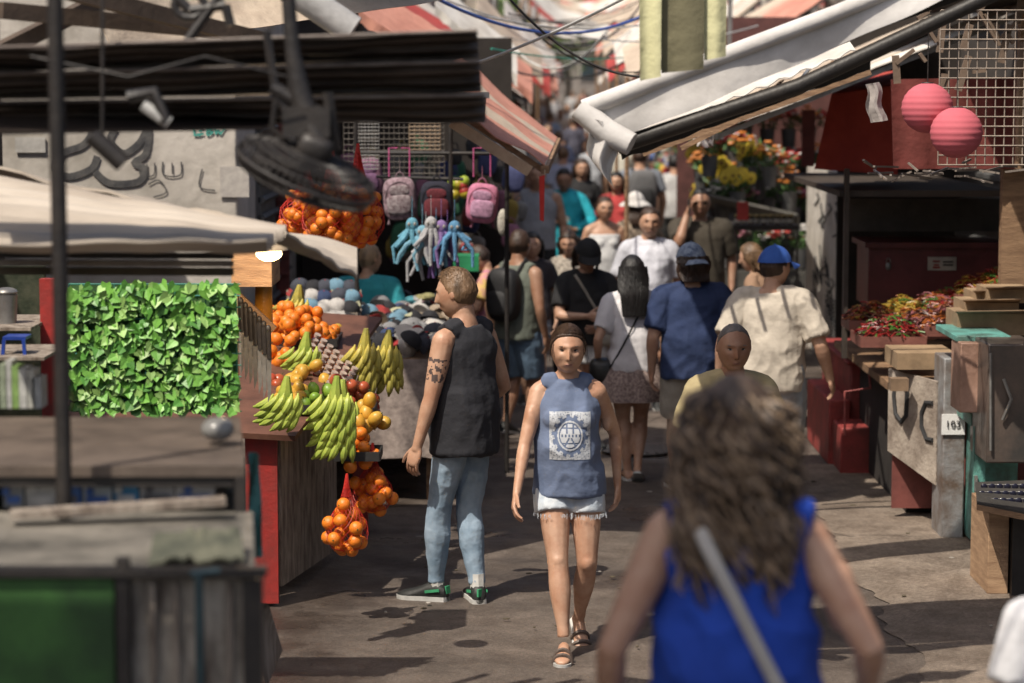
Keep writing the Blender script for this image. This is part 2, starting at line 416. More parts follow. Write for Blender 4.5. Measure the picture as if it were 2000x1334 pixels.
        if kd in('long','wavy'):
            nl=40 if q==0 else 120; Lh=hair[2] if len(hair)>2 else 3.2
            for i in range(nl):
                a=-pi/2+R.uniform(-1.25,1.25); r0=.82; o=R.uniform(0,6)
                P=[];Rr=[]
                for k in range(9):
                    t=k/8; z=lerp(.35,-Lh*R.uniform(.97,1.03),t); r_=r0+.22*sm(t*3)-.1*t; wv=.06*math.sin(t*9+o)*(1.5 if kd=='wavy' else .3)
                    yy=math.sin(a)*r_*1.08
                    yy=lerp(yy,min(yy,-1.12-.25*math.cos(a+pi/2)),sm((-z-.5)/.8)) if math.sin(a)<-.45 else yy
                    P.append(H3@V((math.cos(a)*r_*(.98-.15*t)+wv,yy+wv*.5,z))); Rr.append(lerp(.0085,.004,t**2))
                m.tube(P,Rr,5)
        if kd=='curly':
            for i in range(1200):
                n=V((R.gauss(0,1),R.gauss(-.55,.8),R.gauss(.15,.8))).normalized()
                if n.y>.45 and n.z<.5: continue
                p=hd(n,False)*1.0; L=R.uniform(.6,2.5) if n.z<.45 else R.uniform(.8,2.9); o=R.uniform(0,6.3); w=R.uniform(.06,.15); fr=R.uniform(10,18)
                P=[];Rr=[]; out=V((n.x,n.y,0))
                if out.length>0: out.normalize()
                ro=R.uniform(.03,.34)
                for k in range(22):
                    t=k/21; rad=lerp(0,ro,sm(t*2.2))+.08*t
                    z=p.z+.10*math.sin(min(1,t*3)*pi)*(.6 if n.z>0 else .2)-L*t
                    base=V((p.x,p.y,0))
                    if n.z>.35:
                        tgt=out*.80; base=V((p.x,p.y,0)).lerp(tgt,sm(t*3.2))
                    elif z<-.4: base=base*1.12
                    c=V((base.x,base.y,z))+out*rad
                    if c.z<-1.1 and c.y<0: c.y=min(c.y,lerp(c.y,-1.15,sm((-1.1-c.z)/.5)))
                    P.append(H3@(c+V((math.cos(o+t*fr)*w,math.sin(o+t*fr)*w,0)))); Rr.append(lerp(.0032,.0012,t))
                m.tube(P,Rr,4,1 if R.random()<.48 else 0)
        child(m,'hair',[hmat,CURL2],recalc=(kd!='curly'))
    if hat:
        kd,hm=hat[0],hat[1]; m=MB(); rg=[]
        for i in range(15):
            a=lerp(.22 if kd=='cap' else .3,pi/2-.01,i/14); r=[]
            for j in range(28):
                b=2*pi*j/28; n=V((math.cos(a)*math.cos(b),math.cos(a)*math.sin(b),math.sin(a)))
                r.append(H3@V((n.x*.85,n.y*1.0,n.z*1.12+(.03 if kd=='cap' else .08))))
            rg.append(r)
        m.loft(rg)
        bk=-1 if len(hat)>2 else 1
        if kd=='cap':
            for k in range(12):
                b0=bk*pi/2-1.0+k/12*2.0; b1=b0+2/12
                def e(b,s):
                    dn=math.cos(b-bk*pi/2); o=s*.72*max(0,(dn-.45)/.55)**.5
                    return V((math.cos(b)*(.83+o*.25),math.sin(b)*(.97+o),.28-.18*s-.25*(math.cos(b)**2)*s))
                m.loft([[H3@(e(b,0)),H3@(e(b,1)),H3@(e(b,1)+V((0,0,-.04))),H3@(e(b,0)+V((0,0,-.04)))] for b in(b0,b1)])
            m.ell(H3@V((0,0,1.16)),.004)
        else:
            rg=[]
            for t,dz in((0,0),(.5,0),(1,0),(1,-.04),(.5,-.04),(0,-.04)):
                rg.append([H3@V((math.cos(2*pi*j/32)*(.82+.55*t),math.sin(2*pi*j/32)*(.95+.5*t),.42-.42*t+dz+.05*t*math.sin(j))) for j in range(32)])
            m.loft(rg)
        child(m,'cap' if kd=='cap' else 'sun_hat',[hm])
    if shades:
        m=MB()
        for sg in(1,-1):
            e=surf(sg*.27,.03); m.ell(H3@(e+V((0,.07,0))),(.22,.03,.14),10,6,0,hr)
            m.beam(H3@(e+V((sg*.15,.03,.06))),H3@V((sg*.76,-.05,.05)),.003,.004)
        m.beam(H3@(surf(-.1,.05)+V((0,.06,0))),H3@(surf(.1,.05)+V((0,.06,0))),.003,.003)
        child(m,'sunglasses',[EYED])
    return dict(W=W,prof=prof,bend=bend,H=H,arms=arms,body=body,H3=H3)
def strap(P,a,b,mt,label,bag=None,w=.010,off=.022,sx=.45):
    W=P['W']; pts=[]
    for side in(1,-1):
        seq=[]
        for i in range(13):
            t=i/12; x=lerp(a[0],b[0],t); z=lerp(a[1],b[1],t); pw,pd,yo=P['prof'](max(z,.53)); 
            if z<.745: kk=sm((.745-z)/.12); pw=lerp(pw,max(pw,P['prof'](.53)[0]),kk); pd=lerp(pd,P['prof'](.53)[1]+.014,kk)
            pw+=off;pd+=off
            y=yo+side*pd*max(.05,1-min(1,abs(x/pw))**2.3)**(1/2.3); seq.append(P['bend']((x,y,z)))
        pts+= seq if side==1 else seq[::-1]
    pts.append(pts[0]); m=MB(); m.tube([W@p for p in pts],w*P['H'],6,0,sx,cap=False)
    if bag:
        c=W@P['bend']((b[0]*1.22,bag[0],b[1]-.02)); m.ell(c,(bag[1],bag[1],bag[2]),16,12,0,None,.6)
    return m.obj('shoulder_bag',[mt],label=label,category='bag')
def backpack(P,mt,label,s=1):
    m=MB(); W=P['W']; c=P['bend']((0,-.115,.70)); 
    M=W.to_3x3()
    m.ell(W@c,(.085*s,.055*s,.125*s),20,14,0,M,.6); m.ell(W@(c+V((0,-.045,-.04))),(.06*s,.028*s,.06*s),16,10,1,M,.6)
    for sg in(1,-1):
        pts=[P['bend'](p) for p in((sg*.05,-.07,.80),(sg*.062,-.02,.866),(sg*.066,.05,.82),(sg*.078,.082,.74),(sg*.09,.03,.66),(sg*.07,-.06,.62))]
        m.tube([W@p for p in pts],.013*P['H'],6,1,.5)
    return m.obj('backpack',[mt,mat('strap_dark',(.03,.03,.032))],label=label,category='backpack')

# ================= GROUND
def ground_mat(name,c1,c2,wet=True):
    m=bpy.data.materials.new(name); m.use_nodes=True; N=m.node_tree.nodes; L=m.node_tree.links; b=N['Principled BSDF']
    tc=N.new('ShaderNodeTexCoord')
    def ns(s,d=8,r=.6):
        n=N.new('ShaderNodeTexNoise'); n.inputs['Scale'].default_value=s; n.inputs['Detail'].default_value=d; n.inputs['Roughness'].default_value=r; L.new(tc.outputs['Object'],n.inputs['Vector']); return n
    def ramp(src,a,b_,ca,cb):
        r=N.new('ShaderNodeValToRGB'); r.color_ramp.elements[0].position=a; r.color_ramp.elements[1].position=b_; r.color_ramp.elements[0].color=(*ca,1); r.color_ramp.elements[1].color=(*cb,1); L.new(src,r.inputs[0]); return r
    def mix(a,b_,t='MULTIPLY',f=1):
        x=N.new('ShaderNodeMixRGB'); x.blend_type=t; x.inputs[0].default_value=f; L.new(a,x.inputs[1]); L.new(b_,x.inputs[2]); return x
    big=ramp(ns(1.1).outputs['Fac'],.35,.65,c1,c2); sp=ramp(ns(55,6,.8).outputs['Fac'],.35,.68,(.45,.45,.45),(1.0,1.0,1.0))
    st=ramp(ns(3.5,10,.75).outputs['Fac'],.40,.6,(.6,.57,.55),(1.,1.,1.))
    x=mix(mix(big.outputs[0],sp.outputs[0]).outputs[0],st.outputs[0])
    if wet:
        wt=ramp(ns(.8,7,.6).outputs['Fac'],.38,.52,(.55,.53,.52),(1,1,1)); x=mix(x.outputs[0],wt.outputs[0])
    L.new(x.outputs[0],b.inputs['Base Color'])
    rr=ramp(ns(.8,7,.6).outputs['Fac'],.38,.52,(.25,)*3 if wet else (.7,)*3,(.85,)*3); L.new(rr.outputs[0],b.inputs['Roughness'])
    bp=N.new('ShaderNodeBump'); bp.inputs['Strength'].default_value=.8; bp.inputs['Distance'].default_value=.014; L.new(ns(60,5,.7).outputs['Fac'],bp.inputs['Height']); L.new(bp.outputs[0],b.inputs['Normal'])
    return m
def gsheet(name,x0,x1,y0,y1,nx,ny,dz,m,curve=False):
    mb=MB(); vs=[];fs=[]
    for j in range(ny+1):
        Y=lerp(y0,y1,(j/ny)**1.6)
        for i in range(nx+1):
            X=lerp(x0,x1,i/nx)+(cen(Y)-cen(15) if curve else 0)
            vs.append(V((X,Y,gz(Y)+dz)))
    for j in range(ny):
        for i in range(nx): a=j*(nx+1)+i; fs.append((a,a+1,a+nx+2,a+nx+1))
    mb.add(vs,fs); o=mb.obj(name,[m],kind='structure'); return o
gsheet('ground',-60,60,-6,320,60,220,-.02,ground_mat('ground_dirt',(.14,.12,.10),(.20,.17,.14),False))
gsheet('street',-2.3,3.4,-5,150,60,260,0,ground_mat('asphalt',(.145,.118,.10),(.255,.205,.17)),True)
mb=MB(); vs=[];fs=[];NX,NY=20,120
for j in range(NY+1):
    Y=lerp(9.8,17.5,j/NY); e0=1.95+.14*nz(Y*1.6,0,3)+.06*nz(Y*6,0,9)+.02*nz(Y*25,0,1)
    for i in range(NX+1):
        X=lerp(e0,3.3,i/NX); vs.append(V((X,Y,gz(Y)+.006+.010*min(1,i/4)+(.004*nz(X*4,Y*4,0) if i>3 else 0))))
for j in range(NY):
    for i in range(NX): a=j*(NX+1)+i; fs.append((a,a+1,a+NX+2,a+NX+1))
mb.add(vs,fs); mb.obj('pavement',[ground_mat('worn_concrete_sunlit',(.28,.225,.18),(.42,.34,.27),False)],kind='structure')  # worn concrete, its colour lightened to paint in the sunlit strip
mb=MB(); c=V((.95,18.2,.012)); mb.tube([c,c+V((0,0,.008))],.28,24)
for k in range(-3,4): mb.box(c+V((k*.07,0,.011)),(.02,.42,.006))
mb.obj('manhole_cover',[mat('cast_iron',(.09,.085,.08),.45,metal=.6)],label='round cast iron manhole cover set in the asphalt',category='manhole cover')
for k in range(34):
    mb=MB(); p=V((R.uniform(-.9,2.6),R.uniform(11.3,17),.018)); mb.ell(p,(R.uniform(.006,.028),R.uniform(.006,.02),.005),7,4)
    mb.obj('litter',[R.choice([mat('paper_scrap',(.40,.37,.33)),mat('leaf_scrap',(.10,.08,.05)),mat('leaf_scrap',(.10,.08,.05))])],label='small scrap of litter lying on the street',category='litter',group='litter scattered on the street')
# ================= BUILDINGS
PL=mat('plaster_cream',(.42,.37,.30),.9,(.28,.24,.20),2,.4,20); PLG=mat('plaster_grey',(.28,.25,.225),.9,(.16,.14,.13),2,.4,20)
PLD=mat('plaster_shade',(.075,.062,.055),.9,(.045,.038,.034),3,.4,20); PLW=mat('plaster_white',(.56,.52,.47),.9,(.36,.33,.29),2.2,.5,16)  # the darkest plaster carries the shadow tone of the stall-side buildings
SHT=mat('shutter_grey',(.16,.16,.16),.5,metal=.3); REDP=mat('red_paint',(.38,.03,.025),.55,(.20,.035,.03),6,.3,30); GLS=mat('window_glass',(.05,.07,.08),.1,bump=0)
WOOD=mat('wood_plank',(.32,.20,.115),.75,(.18,.105,.06),5,.4,30,st=(1,1,6)); WOODG=mat('weathered_wood',(.34,.29,.24),.8,(.12,.09,.07),6,.6,18,st=(3,3,.7))
BLK=mat('black_metal',(.018,.016,.016),.5,(.035,.03,.027),8,.2,50); MET=mat('galvanised_metal',(.35,.35,.34),.45,(.22,.21,.2),8,.1,40,metal=.6)
DK=mat('interior_shade',(.03,.024,.021),.9,(.018,.014,.012),bump=0)  # near-black colour stands in for the shade inside the stalls
def building(x0,x1,y0,y1,h,m,label,side,wins=3):
    mb=MB(); mb.box(((x0+x1)/2,(y0+y1)/2,h/2-.1),(x1-x0,y1-y0,h+.2)); b=mb.obj('building',[m],label=label,category='building',bev=.02)
    mb=MB(); mb.box(((x0+x1)/2,(y0+y1)/2,h+.08),(x1-x0+.12,y1-y0+.12,.16)); mb.obj('parapet',[PLG],b)
    xs=x1 if side>0 else x0
    L=(y1-y0)/wins
    for i in range(wins):
        yc=y0+L*(i+.5)
        mb=MB(); mb.box((xs+side*.01,yc,1.3),(.05,min(2.2,L*.7),2.5))
        for k in range(18): mb.tube([(xs+side*.045,yc-min(2.2,L*.7)/2,.15+k*.135),(xs+side*.045,yc+min(2.2,L*.7)/2,.15+k*.135)],.03,5)
        mb.obj('roller_shutter',[R.choice([SHT,REDP,SHT])],b)
        if h>4.5:
            w=MB(); w.box((xs+side*.03,yc,3.9),(.08,1.1,1.2)); wo=w.obj('window',[PLW],b); w=MB(); w.box((xs+side*.06,yc,3.9),(.05,.94,1.04)); w.obj('pane',[GLS],wo)
    return b
building(-9,-1.95,17.2,21.8,4.6,PLW,'whitewashed corner building with graffiti on its wall',1,1)
building(-9,-1.6,22.2,36,4.4,PLD,'market building behind stalls, plaster coloured dark as shade',1,4)
building(-9,-1.2,36.2,60,4.8,PLG,'grey plaster market building with shutters',1,5)
building(-9,-.6,60.2,100,6.5,PL,'cream plaster building along the market street',1,6)
building(3.9,11,8,21.5,5.2,PLD,'building behind snack stalls, plaster coloured dark as shade',-1,4)
building(4.3,12,27,44,4.6,PLG,'grey market building behind flower stall',-1,4)
building(4.8,13,44.2,70,5.5,PL,'cream plaster building with awnings below',-1,5)
building(5.6,14,70.2,110,6.5,PLG,'grey building beyond the market awnings',-1,6)
eb=building(-8,14,125,135,9,PLG,'grey building closing off the street',-1,2)
for i in range(7):
    for z in(3.6,5.6,7.4):
        w=MB(); w.box((-.6+i*1.5,124.97,z),(.9,.06,1.0)); wo=w.obj('window',[PLW],eb); w=MB(); w.box((-.6+i*1.5,124.93,z),(.75,.06,.85)); w.obj('pane',[GLS],wo)
building(-9,-3.4,3,16.2,3.6,PLD,'dark low shop building added behind the juice stall to block skylight',1,3)  # side building added to occlude skylight and keep the left dark
GB=mat('graffiti_black',(.03,.03,.032),.8); GGR=mat('graffiti_faded',(.045,.045,.05),.8,(.12,.115,.11),9); GT=mat('graffiti_teal',(.08,.40,.34),.8)
def stroke(pts,Y,r,flat):
    mb=MB(); P=[]
    pp=[at(x,y,Y) for x,y in pts]
    for i in range(len(pp)-1):
        for t in(0,.25,.5,.75):
            p0=pp[max(0,i-1)];p1=pp[i];p2=pp[i+1];p3=pp[min(len(pp)-1,i+2)]
            P.append(.5*((2*p1)+(p2-p0)*t+(2*p0-5*p1+4*p2-p3)*t*t+(3*p1-p0-3*p2+p3)*t**3))
    P.append(pp[-1]); mb.tube(P,r,6,0,1)
    if flat:
        for v in mb.v: v.y=Y+(v.y-Y)*.1
    return mb
def graf(strokes,Y,r,m,label,flat=True):
    mb=MB()
    for s in strokes:
        q=stroke(s,Y,r,flat); mb.add(q.v,q.f)
    mb.obj('graffiti',[m],label=label,category='graffiti')
GY=17.19
graf([[(150,245),(172,240),(178,262),(160,285),(120,300),(108,330),(135,345),(178,330),(190,305)],[(225,250),(215,275),(240,300),(272,280),(290,248),(285,300),(262,318),(282,330),(270,355),(215,358),(185,335)]],GY,.029,GGR,'big looping graffiti tag in faded black paint')
graf([[(380,262),(378,248)],[(385,262),(398,262)],[(388,255),(395,255)],[(386,248),(398,248)],[(405,248),(405,264),(416,258),(405,255),(414,250),(405,248)],[(420,248),(422,262),(427,252),(430,263),(440,246)],[(378,264),(392,264)]],GY,.008,GT,'small teal graffiti tag sprayed on wall')
graf([[(272,318),(275,342),(300,342),(302,318)],[(287,320),(288,340)],[(318,316),(320,342),(352,342),(354,316)],[(336,318),(337,340)],[(290,360),(310,352),(325,375),(300,385)],[(395,330),(390,365),(420,372)],[(440,375),(455,355),(470,372)]],GY,.006,GGR,'thin black letters scrawled on wall')
mb=MB(); mb.bx(30,268,88,298,GY-.01,.01); mb.obj('poster',[mat('paper_white',(.55,.53,.5))],label='torn white paper notice stuck on wall',category='poster')
mb=MB(); mb.bx(430,325,486,385,GY-.01,.01); mb.obj('poster',[mat('paper_grey',(.50,.47,.43),.8,(.38,.35,.33),14)],label='faded sticker poster pasted on wall',category='poster')
mb=MB(); mb.bx(490,235,562,700,19.6,.05); 
for k in range(12): mb.bx(490,245+k*36,562,250+k*36,19.58,.02)
mb.obj('metal_shutter',[mat('red_rust',(.25,.06,.045),.6,(.12,.035,.03),5)],label='rust-red metal shutter panel beside the corner wall',category='shutter')
mb=MB(); mb.box((-.95,21.9,1.6),(1.9,.08,3.2)); mb.obj('partition',[DK],label='board partition behind the bag stall, coloured dark as shade',category='partition')  # dark sheet painted as the shaded back of the bag stall
mb=MB(); mb.box((3.45,21.2,1.7),(1.2,.08,3.4)); mb.obj('partition',[DK],label='board partition inside the snack stall, coloured dark as shade',category='partition')  # dark sheet painted as the shaded recess of the snack stall

# ================= AWNINGS
WF=cloth('fabric_offwhite',(.68,.65,.60),(.50,.46,.41)); BG=cloth('fabric_beige',(.55,.46,.36),(.40,.32,.25)); RD=cloth('fabric_red',(.45,.06,.05),(.30,.045,.04)); RP=cloth('fabric_salmon',(.58,.27,.20),(.44,.19,.14))
GRF=cloth('fabric_grey',(.24,.23,.22))
def awning(h0,h1,l1,l0,mats,label,stripe=0,val=.16,sag=.05,arms=True,nu=24,nv=10,am=MET,name='awning'):
    h0,h1,l1,l0=[V(p) for p in(h0,h1,l1,l0)]
    o=R.random()*30
    fn=lambda u,v,p:V((0,0,-sag*math.sin(pi*v)*(.6+.4*math.sin(u*9+o))+.03*nz(u*5+o,v*3,0)))
    mf=(lambda i,j:(i//stripe)%len(mats)) if stripe else None
    mb=MB(); mb.sheet(h0,h1,l1,l0,nu,nv,0,.008,fn,mf); a=mb.obj(name,mats,label=label,category='awning')
    if val:
        mb=MB(); dn=V((0,0,-val))
        mb.sheet(l0+V((0,0,.0)),l1,l1+dn,l0+dn,nu*2,3,0,.006,lambda u,v,p:V((.03*v*math.sin(u*23+o),.03*v*math.sin(u*31+o),.02*math.sin(u*40)*v)),(lambda i,j:(i//(2*stripe))%len(mats)) if stripe else None)
        mb.obj('valance',mats,a)
    if arms:
        mb=MB()
        for t in(.03,.97): mb.beam(h0.lerp(h1,t)+V((0,0,-.06)),l0.lerp(l1,t)+V((0,0,-.05)),.035,.035)
        mb.beam(l0+V((0,0,-.03)),l1+V((0,0,-.03)),.05,.05); mb.obj('frame',[am],a)
    return a
a1=at(1140,215,10.4)
awning(V((2.6,10.5,3.50)),V((2.6,11.4,3.42)),V((a1.x+.10,11.3,a1.z-.02)),a1,[GRF],'grey backed fabric awning drooping low at its corner',val=0,sag=.03,am=BLK)
DW=cloth('fabric_white_dusty',(.64,.62,.60),(.45,.43,.41),2,.25)
mb=MB()
hA=V((2.45,10.35,3.52)); lA=at(1140,212,10.3)
mb.sheet(hA,lA,lA+V((.05,0,-.17)),hA+V((0,0,-.10)),60,6,0,.02,lambda u,v,p:V((0,.03*math.sin(u*14)*v+.006*nz(u*20,v*3,1),.02*math.sin(u*pi)*-1+.004*math.sin(u*30)*v)))
mb.tube([hA,hA.lerp(lA,.5)+V((0,-.01,-.02)),lA],[.035,.035,.04],10)
mb.tube([lA+V((-.02,0,.0)),lA+V((.10,-.03,-.10)),lA+V((.20,-.06,-.15))],[.05,.055,.05],12)
mb.obj('awning_valance',[DW],label='thick rolled pale fabric edge hanging along the awning end',category='awning')
mb=MB(); p=at(1134,225,10.25)
mb.sheet(p,p+V((.15,.0,-.04)),p+V((.15,.02,-.31)),p+V((.06,.02,-.20)),12,12,0,.004,lambda u,v,q:V((.02*math.sin(v*6),.03*math.sin(u*9),0)))
mb.obj('awning_flap',[DW],label='loose pale fabric flap dangling from the awning corner',category='awning flap')
mb=MB(); mb.tube([at(1205,286,10.5),at(1560,168,10.5),at(1960,-20,10.5)],[.036,.034,.032],12); mb.obj('awning_pole',[BLK],label='black metal tube carrying the pale awning',category='pole')
mb=MB(); mb.sheet(at(1210,292,10.55),at(1700,105,10.55),at(1700,135,10.6),at(1215,312,10.6),40,3,0,.004,lambda u,v,p:V((0,0,.012*nz(u*14,v,4)))); mb.obj('awning_fringe',[cloth('fabric_black',(.03,.028,.028))],label='black fabric strip sagging under the awning tube',category='awning fringe')
mb=MB(); mb.beam(at(1255,300,14.4),at(1700,140,14.4),.035,.035); mb.obj('wooden_brace',[WOOD],label='slim wooden brace under the awning',category='beam')
mb=MB(); mb.beam(at(1330,290,14.6),at(1500,205,14.6),.028,.028); mb.obj('wooden_brace',[WOOD],label='short wooden brace under the awning',category='beam')
mb=MB(); mb.sheet(at(1225,252,12.9),at(1660,82,13.3),at(1672,98,12.9),at(1232,272,12.5),40,4,0,.006,lambda u,v,p:V((0,0,.01*math.sin(u*60)*v))); mb.obj('awning',[WF],label='thin pale awning strip with fringed lower edge',category='awning')
mb=MB(); mb.sheet(at(1240,262,15.9),at(1560,120,15.9),at(1570,140,15.5),at(1246,282,15.5),40,4,0,.006,lambda u,v,p:V((0,0,.01*math.sin(u*60)*v))); mb.obj('awning',[BG],label='thin beige awning strip sloping over the lane',category='awning')
for k in range(7):
    mb=MB(); x=1290+k*52; mb.beam(at(x,275-k*20,14.9),at(x+38,225-k*20,16.2),.02,.02); mb.obj('awning_rod',[MET if k%2 else WOOD],label='short rod bracing the layered awnings',category='rod',group='rods bracing the layered awnings')
for i,(Y,d_,mts,lab) in enumerate([(16.2,1.8,[WF,BG],'pale awning with scalloped fringe over the snack stall'),(19.4,2.0,[BG],'beige fabric awning with folded edge'),(22.2,1.2,[WF],'dusty white awning over flower stall'),(26.5,2.2,[BG,WF],'beige and white awning beside flowers')]):
    xl=[1.35,1.5,1.7,1.75][i]; zl=[2.45,2.5,2.5,2.55][i]
    awning((3.5,Y,3.35),(3.6,Y+d_,3.35),(xl,Y+d_,zl),(xl,Y,zl+.02),mts,lab,stripe=3 if len(mts)>1 else 0,val=.10,sag=.06)
mb=MB()
for k,(x0,x1,y0,y1,mi) in enumerate([(1248,1292,-40,158,0),(1290,1376,-40,143,1),(1374,1420,-40,118,0)]):
    mb.sheet(at(x0,y0,9.6+k*.01),at(x1,y0,9.6+k*.01),at(x1-2,y1-8,9.6+k*.01),at(x0+2,y1,9.6+k*.01),14,6,mi,.004,lambda u,v,p:V((0,.012*math.sin(u*5+k),0)))
mb.obj('hanging_cloth',[cloth('cloth_lime',(.60,.58,.34),(.52,.50,.29)),cloth('cloth_olive',(.17,.155,.09))],label='lime and olive striped cloth hanging overhead',category='cloth')
awning(at(905,118,18.2),at(872,190,15.2),at(1064,322,15.2),at(1088,268,18.2),[RP,RP,BG],'faded salmon and cream awning above the bag stall',stripe=3,val=0,sag=.02,am=WOOD)
mb=MB(); mb.sheet(at(1064,322,15.2),at(1088,268,18.2),at(1088,283,18.2),at(1064,342,15.2),20,3,0,.006,lambda u,v,p:V((.01*math.sin(u*30)*v,0,.01*math.sin(u*25)*v))); mb.obj('awning_fringe',[BG],label='cream fringe along the salmon awning edge',category='awning fringe')
mb=MB(); mb.beam(at(882,238,15.1),at(1035,335,15.1),.05,.07); mb.obj('wooden_beam',[mat('wood_pale',(.44,.32,.22),.75,(.30,.20,.13),5,.3,30)],label='bare wooden beam supporting the striped awning',category='beam')
mb=MB(); mb.bx(876,180,955,192,14.8,.3); mb.sheet(at(876,190,14.8),at(950,190,14.8),at(945,238,14.8),at(876,236,14.8),20,3,1,.006,lambda u,v,p:V((0,.02*math.sin(u*50),0))); mb.obj('roof_panel',[mat('roof_white',(.6,.58,.54)),mat('roof_brown',(.22,.15,.12))],label='short white edged corrugated roof panel',category='roof panel')
mb=MB(); p=at(1053,345,15.1); mb.sheet(p,p+V((.035,0,.01)),p+V((.03,0,-.28)),p+V((.005,0,-.27)),3,8,0,.004); mb.obj('ribbon',[cloth('ribbon_red',(.6,.04,.03))],label='red cloth strip hanging from the awning tip',category='ribbon')
for k,(x0,y0,x1,y1,Y,m) in enumerate([(700,20,900,150,20,RP),(850,10,1010,150,24,WF),(900,60,1040,185,27,RP),(930,20,1060,150,31,BG),(960,70,1075,175,35,RD),(985,30,1085,140,40,WF),(1000,90,1090,180,44,RP)]):
    a=at(x0,y0,Y); b=at(x1,y1,Y); up=V((0,1.1,.30)); 
    mb=MB(); mb.sheet(a+up,a,b,b+up,4,20,0,.008,lambda u,v,p:V((0,0,-.03*math.sin(v*pi)+.02*nz(v*6,u*3,k)))); o_=mb.obj('awning',[m],label='sunlit sloping fabric awning above the market stalls',category='awning')
    mb=MB(); mb.sheet(a,b,b+V((0,0,-.10)),a+V((0,0,-.10)),30,2,0,.006,lambda u,v,p:V((0,.02*math.sin(u*30)*v,.01*math.sin(u*50)*v))); mb.obj('valance',[m],o_)
# matching cluster on the other side of the lane, beyond the pale awning
for k,(x0,y0,x1,y1,Y,m) in enumerate([(1400,40,1225,150,24,BG),(1330,20,1205,130,29,WF),(1290,60,1190,160,34,RD),(1265,20,1180,110,40,BG),(1250,80,1170,165,46,WF),(1235,30,1165,110,54,RP)]):
    a=at(x0,y0,Y); b=at(x1,y1,Y); up=V((0,1.1,.30)); 
    mb=MB(); mb.sheet(a+up,a,b,b+up,4,20,0,.008,lambda u,v,p:V((0,0,-.03*math.sin(v*pi)+.02*nz(v*6,u*3,k)))); o_=mb.obj('awning',[m],label='sloping fabric awning propped over the narrow lane',category='awning')
    mb=MB(); mb.tube([b,V((b.x,b.y,gz(Y)))],.025,6); mb.obj('post',[WOOD],o_)
cols=[[RD],[RP],[WF],[BG,WF],[BG],[RD],[WF]]
for i in range(20):
    Y=24.5+i*3.4; c=cen(Y); z=gz(Y)
    for sd in(-1,1):
        if sd==1 and Y<30: continue
        m=cols[(i*3+(2 if sd>0 else 0))%7]; tip=c+sd*(.90 if sd<0 else 1.05)+R.uniform(-.25,.2); wl=c+sd*3.0; dz=R.uniform(-.1,.5); tz=R.uniform(-.1,.35)
        awning((wl,Y+.3,z+3.7+dz),(wl,Y+2.0,z+3.9+dz),(tip,Y+2.0,z+2.7+tz),(tip,Y,z+2.45+tz+R.uniform(-.08,.08)),m,'red fabric market awning sloping over a stall' if m[0]==RD else 'sun-bleached market awning stretched over a stall',stripe=2 if len(m)>1 else 0,val=.2,nu=12,nv=6)
        if i%2==0 or R.random()<.6:
            xc=c+sd*1.75; e=MB(); e.box((xc,Y+1.2,z+.86),(1.0,2.4,.06)); e.box((xc-sd*.48,Y+1.2,z+.45),(.02,2.3,.78),1)
            for q_ in(-1,1):
                for r_ in(-1,1): e.beam((xc+q_*.42,Y+1.2+r_*1.1,z),(xc+q_*.42,Y+1.2+r_*1.1,z+.84),.05,.05)
            st=e.obj('market_stall',[WOOD,R.choice([GRF,RD,BG,PLD])],label='small market stall table heaped with colourful goods',category='market stall',group='stalls along the far street')
            g=MB()
            for k in range(50):
                g.ell((xc+R.uniform(-.45,.45),Y+1.2+R.uniform(-1.1,1.1),z+.93+R.random()*.12),R.uniform(.05,.11),7,5,R.randrange(5))
            for k in range(22):
                g.box((xc+sd*.3+R.uniform(-.1,.1),Y+.2+R.random()*2.1,z+R.uniform(1.3,2.3)),(R.uniform(.08,.3),R.uniform(.1,.3),R.uniform(.15,.4)),R.randrange(5))
            g.obj('goods',[cloth('goods_red',(.4,.05,.05)),cloth('goods_yellow',(.5,.33,.06)),cloth('goods_blue',(.08,.14,.35)),cloth('goods_cream',(.5,.45,.38)),cloth('goods_green',(.06,.2,.06))],st)
for k,(Y,x0,x1,z0,z1,m) in enumerate([(37,1.9,3.3,3.0,3.7,WF),(41,1.7,3.4,3.2,4.0,RD),(46,.3,1.9,4.2,3.3,WF),(49,1.6,3.0,3.5,4.3,BG),(52,1.6,3.2,3.6,4.4,RP),(56,.2,1.6,4.5,3.6,RD),(60,.6,2.2,4.6,3.8,BG),(64,.2,1.7,4.4,3.5,WF),(68,1.6,3.6,4.0,4.9,WF),(71,.6,2.2,5.0,4.1,RP),(73,2.2,4,3.7,4.6,RD),(78,.6,2.4,5.2,4.3,RD),(83,1.9,3.7,4.2,5.2,BG),(88,2.4,4.4,4.6,5.6,WF),(92,.8,2.7,5.6,4.6,RP),(95,1,3,5.8,4.9,BG),(100,2.2,4.4,4.9,6.0,RD)]):
    mb=MB(); z=gz(Y); mb.sheet((x0,Y,z+z0),(x1,Y,z+z1),(x1,Y+1.6,z+z1+.4),(x0,Y+1.6,z+z0+.4),14,6,0,.01,lambda u,v,p:V((0,0,-.2*math.sin(pi*u)+.05*math.sin(u*12)*v)))
    mb.obj('shade_cloth',[m],label='shade cloth strung between roofs above the street',category='shade cloth',group='shade cloths strung above the street')
for k in range(26):
    Y=R.uniform(26,85); c=cen(Y); sd_=R.choice((-1,1)); x=c+sd_*R.uniform(1.0,1.7); z=gz(Y); mb=MB(); mb.tube([(x,Y,z),(x+R.uniform(-.15,.15),Y,z+R.uniform(3,4.6)),(x-sd_*R.uniform(.1,.5),Y,z+5.0)],.03,6)
    mb.obj('support_pole',[R.choice([MET,WOOD])],label='leaning pole propping up market awnings',category='pole',group='poles propping awnings')
